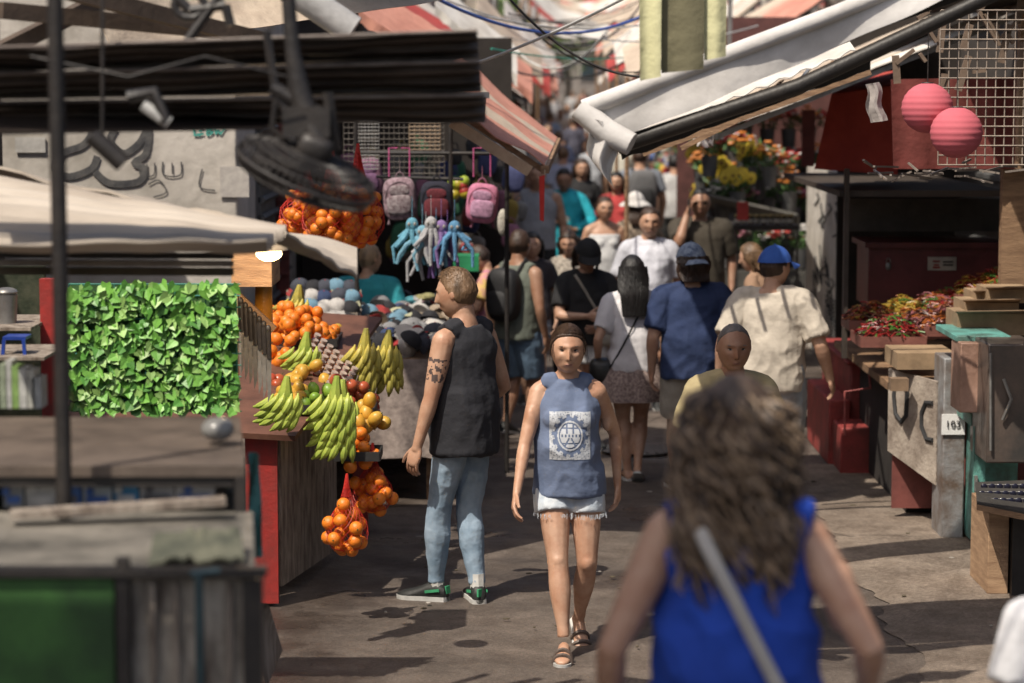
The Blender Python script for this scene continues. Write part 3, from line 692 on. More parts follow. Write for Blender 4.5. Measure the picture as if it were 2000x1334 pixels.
def cable(a,b,sag,r,m,label):
    mb=MB(); a=V(a);b=V(b); mb.tube([a.lerp(b,t/20)+V((0,0,-sag*4*(t/20)*(1-t/20))) for t in range(21)],r,6); mb.obj('cable',[m],label=label,category='cable')
CB=mat('cable_blue',(.03,.10,.45),.4); CW=mat('cable_white',(.62,.62,.60),.5)
cable(at(840,-10,16),at(1330,-10,20),.28,.012,CB,'blue cable slung across the street')
cable(at(980,-20,14),at(1260,150,14),.12,.008,BLK,'thin black cable sagging across the street')
cable(at(900,20,18),at(1400,10,24),.18,.009,CW,'white cable slung across the street')
cable(at(880,140,15),at(1250,-20,13),.03,.009,CW,'white rope tied between awnings')
cable(at(1040,60,18),at(1250,140,19),.10,.006,BLK,'thin black cable sagging across the street')
cable(at(870,0,20),at(1480,50,26),.25,.008,CW,'white cable slung across the street')
cable(at(960,95,20),at(1330,90,30),.12,.008,mat('cable_green',(.05,.4,.3)),'green cable slung across the street')
for k in range(22):
    Y=R.uniform(22,60); a=at(R.uniform(930,1020),R.uniform(0,120),Y); b=at(R.uniform(1180,1260),R.uniform(0,130),Y+R.uniform(-3,8)); cable(a,b,R.uniform(.1,.4),R.uniform(.009,.014),R.choice([CW,CW,BLK,BLK]),'overhead cable strung across the market street')
# ================= NEAR LEFT
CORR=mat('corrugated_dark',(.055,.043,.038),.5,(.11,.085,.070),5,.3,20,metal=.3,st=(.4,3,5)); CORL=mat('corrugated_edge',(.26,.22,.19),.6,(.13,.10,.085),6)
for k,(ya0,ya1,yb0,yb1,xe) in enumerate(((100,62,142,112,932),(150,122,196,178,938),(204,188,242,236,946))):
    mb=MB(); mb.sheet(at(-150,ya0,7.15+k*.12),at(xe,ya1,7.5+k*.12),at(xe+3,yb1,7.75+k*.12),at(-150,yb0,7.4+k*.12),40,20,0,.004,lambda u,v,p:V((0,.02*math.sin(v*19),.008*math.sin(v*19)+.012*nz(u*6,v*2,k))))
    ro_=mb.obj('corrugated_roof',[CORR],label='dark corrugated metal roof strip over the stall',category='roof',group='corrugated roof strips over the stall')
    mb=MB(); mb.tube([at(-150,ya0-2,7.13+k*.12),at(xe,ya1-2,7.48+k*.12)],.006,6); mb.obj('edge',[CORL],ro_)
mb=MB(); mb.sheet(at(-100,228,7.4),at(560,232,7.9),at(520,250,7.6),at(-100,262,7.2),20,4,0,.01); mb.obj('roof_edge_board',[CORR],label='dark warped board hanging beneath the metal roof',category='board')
mb=MB(); mb.tube([at(60,110,7),at(250,150,7),at(400,110,7.05),at(560,150,7.1)],.004,6); mb.tube([at(250,190,7),at(300,180,7),at(325,240,7)],.02,8); mb.tube([at(180,265,7.2),at(240,320,7.2)],.028,10); mb.tube([at(200,280,7.2),at(200,-20,7.2)],.006,6)
mb.obj('camera_bracket',[BLK],label='black bracket with wires bolted under the roof',category='bracket')
mb=MB(); mb.tube([at(280,205,7),at(330,240,7)],.018,8); mb.obj('tube_lamp',[CW],label='unlit white fluorescent tube under the roof',category='lamp')
awning(at(150,-60,12),at(640,-60,14),at(880,0,14),at(215,95,12),[BG],'beige tarpaulin stretched above the fruit stalls',val=0,sag=.05,arms=False)
mb=MB(); mb.tube([at(540,-40,9.5),at(690,60,9.5)],.06,14); mb.obj('duct_pipe',[mat('duct_grey',(.45,.44,.43),.5)],label='pale ventilation duct pipe slanting overhead',category='pipe')
WD=mat('wood_dark',(.10,.07,.05),.8)
for p,q_ in(((-40,120),(260,-30)),((0,20),(420,60)),((120,-20),(520,80))):
    mb=MB(); mb.beam(at(*p,9),at(*q_,9.6),.05,.06); mb.obj('roof_beam',[WD],label='dark wooden roof beam above the stall',category='beam',group='roof beams above the stall')
FC=at(598,338,7.2); fe=empty('electric_fan',FC,label='black caged electric fan hanging from the stall roof',category='fan')
Mf=Matrix.Rotation(math.radians(22),3,'Y')@Matrix.Rotation(math.radians(10),3,'X')
def Fp(r,a,z): return FC+Mf@V((math.cos(a)*r,math.sin(a)*r,z))
mb=MB()
for r,z in((.215,0),(.205,.03),(.205,-.03),(.17,.045),(.17,-.045),(.14,.05),(.14,-.05),(.10,.057),(.10,-.055),(.07,.06),(.07,-.055)): mb.tube([Fp(r,2*pi*k/36,z) for k in range(37)],.006 if r>.21 else .0028,5)
for k in range(60):
    a=2*pi*k/60; mb.tube([Fp(.04,a,.062),Fp(.12,a,.054),Fp(.205,a,.03),Fp(.215,a,0),Fp(.205,a,-.03),Fp(.12,a,-.052),Fp(.04,a,-.06)],.0022,4)
mb.obj('cage',[BLK],fe)
for k in range(4):
    mb=MB(); a=k*pi/2; mb.sheet(Fp(.03,a-.3,.012),Fp(.18,a-.45,.02),Fp(.18,a+.45,-.015),Fp(.03,a+.3,-.01),4,4,0,.003); mb.obj('blade',[BLK],fe)
mb=MB(); mb.ell(Fp(0,0,.08),(.055,.055,.045),14,10,0,Mf,.6); mb.obj('motor',[BLK],fe)
mb=MB(); mb.tube([Fp(0,0,.10),at(605,240,7.2),at(585,180,7.2),at(572,100,7.2),at(560,-40,7.2)],[.035,.04,.035,.024,.020],10); mb.box(at(600,238,7.2),(.14,.08,.09)); mb.tube([at(530,170,7.2),at(645,235,7.2)],.022,8); mb.tube([at(520,60,7.2),at(540,190,7.2),at(570,230,7.2)],.014,6); mb.tube([at(640,180,7.2),at(655,290,7.2),at(620,300,7.2)],.018,6); mb.tube([at(540,190,7.2),at(530,250,7.2),at(575,290,7.2)],.010,6); mb.obj('mount',[BLK],fe)
mb=MB()
for a,b in(((330,-20),(370,20)),((370,20),(440,10)),((440,10),(450,50)),((360,90),(430,-10))): mb.tube([at(*a,7.5),at(*b,7.5)],.016,7)
mb.tube([at(370+30*math.cos(k/10*pi*2),10+25*math.sin(k/10*pi*2),7.5) for k in range(11)],.014,7)
mb.obj('wall_bracket',[BLK],label='black curled metal bracket near the roof',category='bracket')
mb=MB(); mb.tube([at(106,-80,6.5),at(126,1010,6.5)],.0215,14); mb.obj('pole',[BLK],label='black metal pole standing on the vendor cart',category='pole')
PR=mat('plastic_roof',(.50,.44,.37),.6,(.33,.28,.23),2,.3,12,st=(.5,2,2))
mb=MB(); mb.sheet(at(-120,330,8.9),at(560,452,8.7),at(520,480,7.6),at(-120,492,7.3),40,80,0,.005,lambda u,v,p:V((0,0,.022*math.sin(v*40)+.015*nz(u*5,v*3,1)))); mb.obj('roof_sheet',[PR],label='pale corrugated plastic roof sheet over juice stall',category='roof')
mb=MB(); mb.sheet(at(-120,306,9.0),at(697,486,9.5),at(697,540,9.1),at(560,455,8.6),50,16,0,.01,lambda u,v,p:V((0,0,.02*nz(u*6,v*3,1)-.012*math.sin(v*22)))); mb.obj('roof_sheet',[PR],label='pale sheet roof with a ragged drooping end',category='roof')
for y,h,m_ in((484,8,0),(497,10,1),(512,10,0),(528,14,2)):
    mb=MB(); mb.beam(at(-60,y,8.6),at(455,y+3,8.6),.05,h/540,0); mb.obj('rail_slat',[[mat('slat_white',(.42,.38,.33)),BLK,mat('slat_olive',(.14,.12,.08))][m_]],label='long slat rail beneath the pale roof',category='slat',group='slats beneath the pale roof')
lp=at(525,484,10.8); le=MB()
rg=[]
for z,r in((.05,.02),(.03,.05),(0,.085),(-.01,.088)): rg.append([lp+V((math.cos(2*pi*j/20)*r,math.sin(2*pi*j/20)*r,z)) for j in range(20)])
le.loft(rg); lo=le.obj('hanging_lamp',[mat('lamp_shade',(.55,.42,.28),.6)],label='small lit lamp with warm bulb under the roof',category='lamp')
le=MB(); le.ell(lp+V((0,0,-.025)),(.06,.06,.035)); le.obj('bulb',[mat('bulb_glow',(1,.72,.38),.5,bump=0,em=8)],lo)
li=bpy.data.lights.new('lamp_light','POINT'); li.energy=16; li.color=(1,.7,.4); li.shadow_soft_size=.05; lob=bpy.data.objects.new('lamp_light',li); COL.objects.link(lob); lob.location=lp+V((0,-.02,-.1))
mb=MB(); mb.bx(452,480,530,560,11.2,.4); mb.bx(450,560,462,760,11.2,.05); mb.obj('shelf_unit',[WOOD],label='orange-lit wooden shelf under the lamp',category='shelf')
LP0=at(132,556,10.5); LP1=at(462,805,10.5)
fr=MB()
for k in range(12): t=k/11; fr.tube([(lerp(LP0.x,LP1.x,t),10.53,LP0.z),(lerp(LP0.x,LP1.x,t),10.53,LP1.z)],.003,4); fr.tube([(LP0.x,10.53,lerp(LP0.z,LP1.z,t)),(LP1.x+.02,10.53,lerp(LP0.z,LP1.z,t))],.003,4)
fr.box(((LP0.x+LP1.x)/2,10.57,(LP0.z+LP1.z)/2),(LP1.x-LP0.x,.02,LP0.z-LP1.z),1)
pn=fr.obj('leaf_panel',[mat('wire_teal',(.05,.25,.2)),mat('panel_green',(.05,.14,.04))],label='wire mesh panel covered in artificial green leaves',category='artificial hedge')
lf=MB()
for k in range(800):
    x=R.uniform(LP0.x,LP1.x); z=R.uniform(LP1.z,LP0.z); c=V((x,10.515-R.random()*.03,z)); s=R.uniform(.022,.04)
    M=Matrix.Rotation(R.uniform(-1.2,1.2),3,'Y')@Matrix.Rotation(R.uniform(-.8,.1),3,'X')@Matrix.Rotation(R.uniform(-.5,.5),3,'Z')
    pts=[(0,0,.25),(-.55,-.12,.5),(-.75,-.1,0),(-.4,-.04,-.6),(0,.05,-1.1),(.4,-.04,-.6),(.75,-.1,0),(.55,-.12,.5)]
    lf.add([c+M@(V(p)*s) for p in pts],[(0,1,2,3),(0,3,4),(0,4,5),(0,5,6,7)],R.choice((0,0,1,2)))
lf.obj('leaves',[mat('leaf_bright',(.20,.46,.08),.45,(.13,.34,.05)),mat('leaf_mid',(.10,.30,.05),.45),mat('leaf_light',(.33,.56,.16),.45)],pn,recalc=False,smooth=False)
mb=MB(); mb.bx(84,545,107,905,10.45,.06); mb.obj('post',[REDP],label='red painted post beside the leaf panel',category='post')
mb=MB(); mb.bx(-80,520,86,900,11.9,.05); mb.obj('backboard',[mat('juice_back',(.06,.065,.04),.9,(.02,.03,.015),12)],label='dark backboard behind the juice counter',category='board')
mb=MB(); mb.tube([at(12,640,10.4),at(12,575,10.4)],[.045,.05],16); mb.ell(at(12,570,10.4),(.05,.05,.02)); mb.obj('blender_jug',[MET],label='steel blender jug on the juice counter',category='blender')
mb=MB(); mb.bx(-60,640,60,646,10.2,.6); mb.obj('shelf_board',[WOODG],label='narrow shelf board holding a blender jug',category='shelf')
mb=MB(); mb.bx(5,658,50,664,9.8,.12)
for x in(8,46): mb.beam(at(x,664,9.8),at(x+(-3 if x<20 else 3),697,9.8),.014,.014); mb.beam(at(x,664,9.9),at(x+(-3 if x<20 else 3),697,9.9),.014,.014)
mb.obj('stool',[mat('plastic_blue',(.02,.06,.35),.4)],label='small blue plastic stool on the counter',category='stool')
mb=MB(); mb.bx(-60,698,86,704,9.7,.5); mb.obj('shelf_board',[WOODG],label='board shelf beside the leaf panel',category='shelf')
for k,(x0,x1,y0,c) in enumerate([(0,12,712,(.3,.35,.25)),(12,22,705,(.5,.5,.48)),(23,36,715,(.25,.4,.12)),(37,52,720,(.55,.55,.52)),(52,66,724,(.5,.5,.45)),(64,80,738,(.4,.42,.42))]):
    mb=MB(); mb.bx(x0,y0,x1,798,7.75,.1); mb.obj('book',[mat('book%d'%k,c,.6,s=30)],label='upright pale booklet standing on the shelf',category='book',group='booklets lined up on a shelf')
# ---- vendor cart near left (set at an angle)
GRN=mat('green_paint',(.05,.15,.035),.6,(.02,.06,.018),4,.4,12)
CWH=mat('chipped_white',(.42,.38,.32),.7,(.07,.052,.04),5,.7,14,st=(3,3,.7)); CTOP=mat('counter_top',(.22,.20,.17),.6,(.07,.065,.055),4,.5,16)
cz=1.59; fy=5.85; xr0=at(488,1300,fy).x; xr1=at(480,1000,6.6).x; xr2=at(468,800,7.6).x; xl=-2.2
def edge(y): return lerp(xr0,xr1,(y-fy)/(6.6-fy)) if y<6.6 else lerp(xr1,xr2,(y-6.6)/1.0)
mb=MB(); mb.prism([(xl,fy),(edge(fy),fy),(edge(6.6),6.6),(edge(7.6),7.6),(xl,7.6)],.3,cz-.03); cart=mb.obj('vendor_cart',[CWH],label='weathered white and green vendor cart with open shelf',category='cart',bev=.01)
mb=MB(); mb.prism([(xl,fy-.03),(edge(fy)+.02,fy-.03),(edge(6.6)+.02,6.62),(xl,6.62)],cz-.028,cz); mb.obj('counter',[CTOP],cart,bev=.006)
a=at(-20,1128,fy-.02); b=at(228,1340,fy-.02); mb=MB(); mb.box((-1.3+(b.x+1.3)/2-.3,fy-.02,a.z-.38),(b.x+1.3+.6,.03,.76)); mb.obj('door',[GRN],cart,bev=.004)
mb=MB(); mb.box((at(245,1200,fy).x,fy-.025,a.z-.35),(.03,.04,.8)); mb.box((-1.4,fy-.03,a.z+.018),(1.6,.05,.02)); mb.obj('trim',[BLK],cart)
mb=MB(); mb.tube([at(388,1120,fy-.06),at(392,1400,fy-.06)],.011,8); mb.tube([at(372,1122,fy-.06),at(430,1115,fy-.05)],.009,8); mb.obj('latch',[mat('latch_teal',(.05,.09,.10),.5)],cart)
for x in(300,345,450):
    mb=MB(); p=at(x,1200,fy); mb.box((p.x,fy-.012,1.1),(.012,.012,.9)); mb.obj('batten',[WOODG],cart)
mb=MB(); mb.beam((edge(fy)+.01,fy,.3),(edge(fy)+.01,fy,cz-.03),.045,.05); mb.obj('corner_post',[BLK],cart)
sz=1.705; mb=MB()
mb.prism([(xl,6.6),(edge(6.6),6.6),(edge(7.6),7.6),(xl,7.6)],sz-.015,sz+.015,1)
mb.prism([(xl,7.56),(edge(7.56)-.03,7.56),(edge(7.6)-.03,7.6),(xl,7.6)],cz,sz-.015,0)
mb.prism([(edge(6.6)-.03,6.6),(edge(6.6),6.6),(edge(7.6),7.6),(edge(7.6)-.03,7.6)],cz,sz-.015,0); mb.box(((xl+xr1)/2,6.62,sz-.03),(xr1-xl-.07,.02,.03),0)
mb.obj('shelf',[BLK,mat('shelf_top_wood',(.13,.10,.08),.7,(.06,.045,.036),4)],cart)
bc=[(.25,.27,.3),(.5,.5,.5),(.05,.15,.45),(.45,.5,.55),(.04,.25,.5),(.4,.4,.42),(.5,.5,.52)]
xx=4
for k,w in enumerate((44,62,50,60,52,70,80)):
    m=MB(); z0=cz+.001; a=at(xx,930,6.66); b=at(xx+w-4,930,6.66); h=R.uniform(.06,.085)
    m.box(((a.x+b.x)/2,6.76,z0+h/2),(b.x-a.x,.18,h),0); m.box(((a.x+b.x)/2,6.667,z0+h*.35),(b.x-a.x-.02,.004,h*.3),1)
    m.tube([((a.x+b.x)/2-.02,6.669,z0+h*.7),((a.x+b.x)/2-.02,6.663,z0+h*.7)],.012,12,1)
    m.obj('product_box',[mat('box%d'%k,bc[k%7],.5,s=20),mat('boxprint%d'%(k%3),[(.04,.12,.4),(.5,.5,.5),(.1,.1,.12)][k%3],.5)],label='small printed cardboard product box on the cart shelf',category='box',group='product boxes on the cart shelf'); xx+=w
mb=MB(); mb.sheet(at(300,1050,6.05),at(470,1040,6.05),at(478,1100,5.83),at(290,1110,5.83),14,6,0,.008,lambda u,v,p:V((0,0,.03*abs(nz(u*6,v*6,2))+.006))); mb.obj('rag',[cloth('rag_olive',(.12,.12,.085),(.05,.055,.04),9)],label='crumpled olive rag lying on the cart counter',category='cloth')
mb=MB(); mb.beam(at(20,1012,6.4)+V((0,0,.01)),at(440,985,6.5)+V((0,0,.01)),.06,.02); mb.obj('plank',[WOODG],label='narrow plank lying on the cart counter',category='plank')
mb=MB(); mb.sheet(at(484,885,7.6),at(506,885,7.6),at(514,1085,7.6),at(488,1090,7.6),5,10,0,.004,lambda u,v,p:V((0,.02*math.sin(v*8+u*4),0))); mb.obj('hanging_cloth',[cloth('cloth_teal',(.12,.32,.30))],label='teal rag hanging at the cart side',category='cloth')
mb=MB(); mb.sheet(at(495,1175,9.8),at(525,1180,9.8),at(552,1270,10.4),at(520,1345,9.7),4,6,0,.015); mb.obj('board',[WOODG],label='weathered board leaning by the cart',category='board')
mb=MB(); mb.ell(at(425,838,7.0),(.05,.05,.035)); mb.obj('glass_bowl',[mat('clear_plastic',(.25,.25,.24),.2)],label='small clear bowl on top of the shelf',category='bowl')
def shade(x0,x1,y0,y1,z,m,lab):  # builds an out-of-view cloth overhead, added to cast shade into the scene
    mb=MB(); mb.sheet((x0,y0,z+.1),(x1,y0+.1,z),(x1-.1,y1,z),(x0,y1-.1,z+.1),16,12,0,.006,lambda u,v,p:V((.08*nz(v*4,u,3),.08*nz(u*4,v,5),-.14*math.sin(pi*u)*math.sin(pi*v))))
    so_=mb.obj('shade_cloth',[m],label=lab,category='shade cloth')
    mb=MB()
    for a,b in(((x0,y0,z+.1),(x0-.6,y0-.5,z+.3)),((x1,y0,z),(x1+.8,y0-.4,z+.4)),((x1,y1,z),(x1+.8,y1+.4,z+.4)),((x0,y1,z+.1),(x0-.6,y1+.5,z+.3))): mb.tube([a,b],.006,5)
    mb.obj('rope',[CW],so_)
shade(-2.6,-.20,2.6,4.6,4.0,BG,'unseen beige cloth added overhead to shade the near woman')  # unseen canopy added to darken the curly-haired woman and the cart
shade(-2.2,-.25,12.7,14.9,4.2,GRF,'unseen grey cloth added overhead to shade the mid street')  # unseen canopy added to drop shade on the central asphalt
shade(-.10,.62,14.1,15.9,4.3,BG,'small unseen beige cloth added overhead to dapple walking people')  # unseen canopy added to throw partial shade on the cap wearers
# ================= FRUIT STALL
mb=MB(); mb.box((-1.33,12.70,.47),(.17,.04,.9),0)
stall=mb.obj('fruit_stall',[REDP],label='red and plywood fruit stall with sloping display',category='market stall')
for (x,y) in((-1.34,12.79),(-3.1,12.75),(-.95,15.0),(-3.1,15.0)):
    mb=MB(); mb.beam((x,y,0),(x,y,.9),.09,.09,0); mb.obj('leg',[REDP],stall)
mb=MB(); mb.sheet((-1.24,12.74,.9),(-1.03,13.9,.9),(-1.03,13.9,.08),(-1.24,12.74,.10),6,6,0,.02); mb.obj('side_panel',[WOODG],stall)
mb=MB(); mb.box((-2.3,12.8,.45),(1.7,.03,.85)); mb.obj('front_panel',[WOODG],stall)
mb=MB(); mb.sheet((-2.4,12.6,.99),(-1.14,12.6,.92),(-.82,15.2,1.30),(-2.4,15.2,1.42),4,4,0,.03); mb.obj('display_board',[mat('board_brown',(.16,.07,.045),.6)],stall)
def oran():
    mb=MB(); mb.ell((0,0,.0),(.037,.037,.035),16,12); mb.ell((0,0,.034),(.005,.005,.003),6,4,1); return mb
FR={}
def proto(key,mb,mats,name,label,cat,group):
    me=mb.obj(name,mats); FR[key]=(me.data,name,label,cat,group,me.location.copy()); bpy.data.objects.remove(me)
def put(key,loc,rot=(0,0,0),s=1,parent=None,label=None):
    d,name,lab,cat,grp,off=FR[key]; ob=bpy.data.objects.new(name,d); COL.objects.link(ob); ob.location=V(loc)-(parent.location if parent else V((0,0,0)))+V((0,0,off.z*s if not parent else 0)); ob.rotation_euler=rot; ob.scale=(s,s,s)
    if parent: ob.parent=parent
    else: ob['label']=label or lab; ob['category']=cat; ob['group']=grp
    return ob
ORM=mat('orange_peel',(.80,.25,.02),.45,(.70,.17,.015),6,.25,120); STEM=mat('stem_green',(.08,.12,.03))
proto('orange',oran(),[ORM,STEM],'orange','round ripe orange in the fruit display','orange','oranges piled on the fruit stall')
mb=MB(); mb.ell((0,0,0),(.038,.038,.034),14,10); mb.tube([(0,0,.03),(.004,0,.05)],.002,5,1); proto('apple',mb,[mat('apple_red',(.45,.03,.025),.3,(.38,.12,.04)),STEM],'apple','shiny red apple in the fruit display','apple','apples on the fruit stall')
mb=MB(); mb.ell((0,0,0),(.05,.038,.036),14,10); mb.tube([(.045,0,0),(.058,0,.004)],.003,5,1); proto('mango',mb,[mat('mango_skin',(.70,.32,.03),.4,(.45,.30,.05)),STEM],'mango','yellow orange mango in the fruit display','mango','mangoes on the fruit stall')
mb=MB(); mb.ell((0,0,0),(.045,.036,.034),14,10); mb.tube([(.04,0,0),(.055,0,.004)],.003,5,1); proto('lime',mb,[mat('lime_skin',(.25,.38,.04),.4,(.15,.28,.03)),STEM],'avocado','green avocado in the fruit display','avocado','avocados on the fruit stall')
def banana():
    # stem end at the origin, finger runs down -z in an arc whose belly faces -y
    mb=MB(); P=[];Rr=[]
    for k in range(13):
        s=k/12; a=-.62+1.24*s; r=.13
        P.append((0,-(math.cos(a)-math.cos(.62))*r,-(math.sin(a)+math.sin(.62))*r)); Rr.append([.006,.008,.014,.019,.0215,.023,.023,.023,.022,.0195,.015,.009,.006][k])
    mb.tube(P,Rr,8)
    return mb
BGN=mat('banana_green',(.42,.47,.08),.5,(.25,.36,.055),9); BYL=mat('banana_yellow',(.54,.43,.07),.5,(.27,.26,.06),9)
proto('bg',banana(),[BGN],'banana','green banana','banana','b'); proto('by',banana(),[BYL],'banana','yellow banana','banana','b')
for kk in('bg','by'):
    d=FR[kk]; me_=d[0]; off=d[5]
    for v in me_.vertices: v.co+=off
def bunch(px,py,Y,key,rows,per,label,h=.16,w=.07,size=1,tilt=-.5,fan=.5):
    c=at(px,py,Y); e=empty('banana_bunch',c,label=label,category='bananas')
    st=MB(); st.tube([c+V((.02,.05,h*.5+.07)),c+V((.01,.05,h*.3)),c+V((0,.06,-h*.5))],[.014,.04,.05],8); st.obj('stem',[BGN if key=='bg' else BYL],e)
    for r_ in range(rows):
        zz=h*.5-(r_+.3)*h/rows; wr=w*(1-.25*abs(r_/max(1,rows-1)-.4))
        for j in range(per):
            t=((j+.5+(.35 if r_%2 else -.1))/per)*2-1; t+=R.uniform(-.05,.05)
            a=tilt+t*fan+R.uniform(-.07,.07)
            p=c+V((t*wr+.02,.02-math.cos(t*1.2)*.045-.012*(rows-r_)*.6,zz+R.uniform(-.006,.006)))
            sgn=1 if a<0 else -1
            M=Matrix.Rotation(-a,3,'Y')@Matrix.Rotation(sgn*min(1.1,abs(a)*1.6)*.8,3,'Z')@Matrix.Rotation(-.10,3,'X')
            ob=put(key,p,(0,0,0),size*R.uniform(.88,1.0),e); ob.rotation_euler=M.to_euler()
bunch(552,785,12.5,'bg',3,5,'bunch of green bananas on the stall corner',.12,.09,.92,-.75,.35)
bunch(650,812,12.6,'bg',6,5,'large hanging bunch of green bananas',.27,.095,.98,-.45,.45)
bunch(662,790,12.95,'bg',3,4,'bunch of green bananas beside oranges',.12,.08,.9,-.3,.4)
bunch(708,700,13.9,'by',5,4,'bunch of ripening bananas on the display edge',.20,.08,.95,-.45,.45)
bunch(752,702,14.1,'by',5,4,'bunch of yellow green bananas on the display edge',.20,.075,.95,-.25,.45)
bunch(578,592,14.9,'by',2,5,'small bunch of yellow bananas on top shelf',.08,.08,.9,-.8,.4)
bunch(592,690,13.9,'bg',3,5,'small bunch of green bananas amid fruit',.10,.09,.85,-.7,.4)
def heap(key,c,rx,ry,lay,r=.036,s=1,tilt=.165):
    c=V(c)
    for L in range(lay):
        k=1-L/lay*.75; st=2*r; j=0; y=-ry*k
        while y<=ry*k:
            x=-rx*k+(r if j%2 else 0)
            while x<=rx*k:
                if (x/rx)**2+(y/ry)**2<=k*k+.1:
                    put(key,c+V((x+R.uniform(-.006,.006),y+R.uniform(-.006,.006),L*r*1.5+y*tilt)),(R.random()*6,R.random()*6,R.random()*6),s*R.uniform(.9,1.08))
                x+=st
            y+=st*.87; j+=1
heap('orange',at(590,650,14.6),.20,.22,4); heap('orange',at(550,625,14.9),.14,.15,3); heap('orange',at(640,675,14.7),.10,.14,3)
heap('mango',at(712,815,13.0),.10,.12,3,.042); heap('orange',at(704,878,12.9),.10,.10,3)
heap('apple',at(684,778,13.4),.12,.16,3,.037); heap('apple',at(718,800,13.5),.08,.1,2,.037)
heap('mango',at(575,765,13.2),.14,.10,2,.042); heap('lime',at(612,772,13.1),.10,.10,2,.04); heap('orange',at(565,640,14.2),.08,.1,2); heap('mango',at(650,652,14.9),.10,.10,2,.042); heap('apple',at(540,745,13.6),.08,.08,2,.037); heap('mango',at(600,735,13.7),.12,.08,2,.042); heap('orange',at(535,700,14.0),.10,.12,2)
for (px,py,Y,w,d) in((700,892,12.9,.24,.26),(610,800,13.1,.4,.3),(680,806,13.3,.3,.3),(590,668,14.6,.46,.5)):
    c=at(px,py,Y); mb=MB(); mb.box(c,(w,d,.01)); 
    for sx_ in(-1,1): mb.box(c+V((sx_*w/2,0,.02)),(.01,d,.05)); mb.box(c+V((0,sx_*d/2,.02)),(w,.01,.05))
    mb.obj('fruit_tray',[mat('tray_black',(.03,.03,.03),.5)],label='shallow tray holding fruit on the stall',category='tray')
CUP=mat('cup_clear',(.5,.42,.36),.15,(.4,.3,.25),bump=0); CUPR=[mat('cup_juice%d'%k,c,.2,bump=0) for k,c in enumerate([(.50,.08,.03),(.6,.3,.03),(.35,.02,.05),(.5,.16,.04)])]
for k in range(42):
    i,j=k%7,k//7; c=at(612+i*12-j*5,672+i*11+j*10,14.3-i*.10-j*.06); mb=MB(); mb.tube([c,c+V((.03,-.02,.06))],[.014,.021],10,0); mb.tube([c+V((.001,0,.003)),c+V((.022,-.015,.044))],[.0150,.0200],10,1)
    mb.obj('juice_cup',[CUP,R.choice(CUPR)],label='tilted clear plastic cup of fruit pieces',category='cup',group='fruit cups in slanted rows')
for k in range(9):
    c=at(452+k*9,575+k*9,11.3); mb=MB(); mb.tube([c,c+V((.004,0,-.13))],[.013,.011],8,0); mb.ell(c+V((0,0,.01)),(.014,.012,.02)); mb.sheet(c+V((-.014,0,-.13)),c+V((.014,0,-.13)),c+V((.010,0,-.30)),c+V((-.004,0,-.34)),2,3,1,.003)
    mb.obj('knife',[BLK,MET],label='black handled kitchen knife hanging in a rack',category='knife',group='knives hanging in a rack')
mb=MB(); mb.beam(at(445,560,11.35),at(535,645,11.35),.03,.04); mb.obj('knife_rack',[WOOD],label='slanted wooden rack holding knives',category='rack')
mb=MB(); mb.tube([at(515,640,11.6),at(515,520,11.6)],[.045,.04],16,0); mb.obj('juice_dispenser',[mat('juice_orange',(.6,.25,.03),.25)],label='tall container of orange juice',category='dispenser')
NET=mat('red_net',(.60,.03,.02),.5,bump=0)
def netbag(px,ytop,ybot,Y,n,label,rx=.10,f=.62,nr=.0018):
    t=at(px,ytop,Y); b=at(px,ybot,Y); e=empty('net_bag',b,label=label,category='bag of oranges')
    hb=(t.z-b.z)*f; c=V((b.x,Y,b.z+hb/2)); mx=1/f
    N=MB()
    prof=[(0,.02),(.08,.7),(.3,1),(.6,.95),(.85,.6),(1,.35),(1.0+(mx-1)*.5,.16),(mx,.03)]
    for k in range(20):
        for sg in(1,-1):
            N.tube([V((c.x+math.cos(2*pi*k/20+sg*z*2.2)*r*rx*1.06,Y+math.sin(2*pi*k/20+sg*z*2.2)*r*rx*1.06,b.z+z*hb)) for z,r in [(q_*mx/18,itp(prof,q_*mx/18)[0]) for q_ in range(19)]],nr,3)
    N.tube([V((c.x,Y,b.z+hb*1.15)),t],[.022,.006],8)
    N.obj('net',[NET],e)
    k=0; z=.03
    while k<n and z<hb:
        rr=itp(prof,z/hb)[0]*rx-.03; m=max(1,int(2*pi*max(rr,0.001)/.068))
        o=R.random()
        for j in range(m):
            if k>=n: break
            put('orange',(c.x+math.cos(2*pi*(j+o)/m)*rr,Y+math.sin(2*pi*(j+o)/m)*rr,b.z+z),(R.random()*6,R.random()*6,0),1,e); k+=1
        z+=.055
netbag(678,925,1078,12.3,30,'red net bag of oranges hanging from stall edge',.105,.62,.0011)
netbag(728,865,1000,12.9,28,'red net bag of oranges hanging under the stall',.105,.62,.0011)
netbag(598,300,458,14.2,60,'large red net bag of oranges hanging overhead',.15,.55)
netbag(650,290,475,14.0,80,'large red net bag of oranges hanging by the roof',.17,.6)
netbag(700,280,478,14.3,80,'large red net bag of oranges hung on a hook',.15,.6)
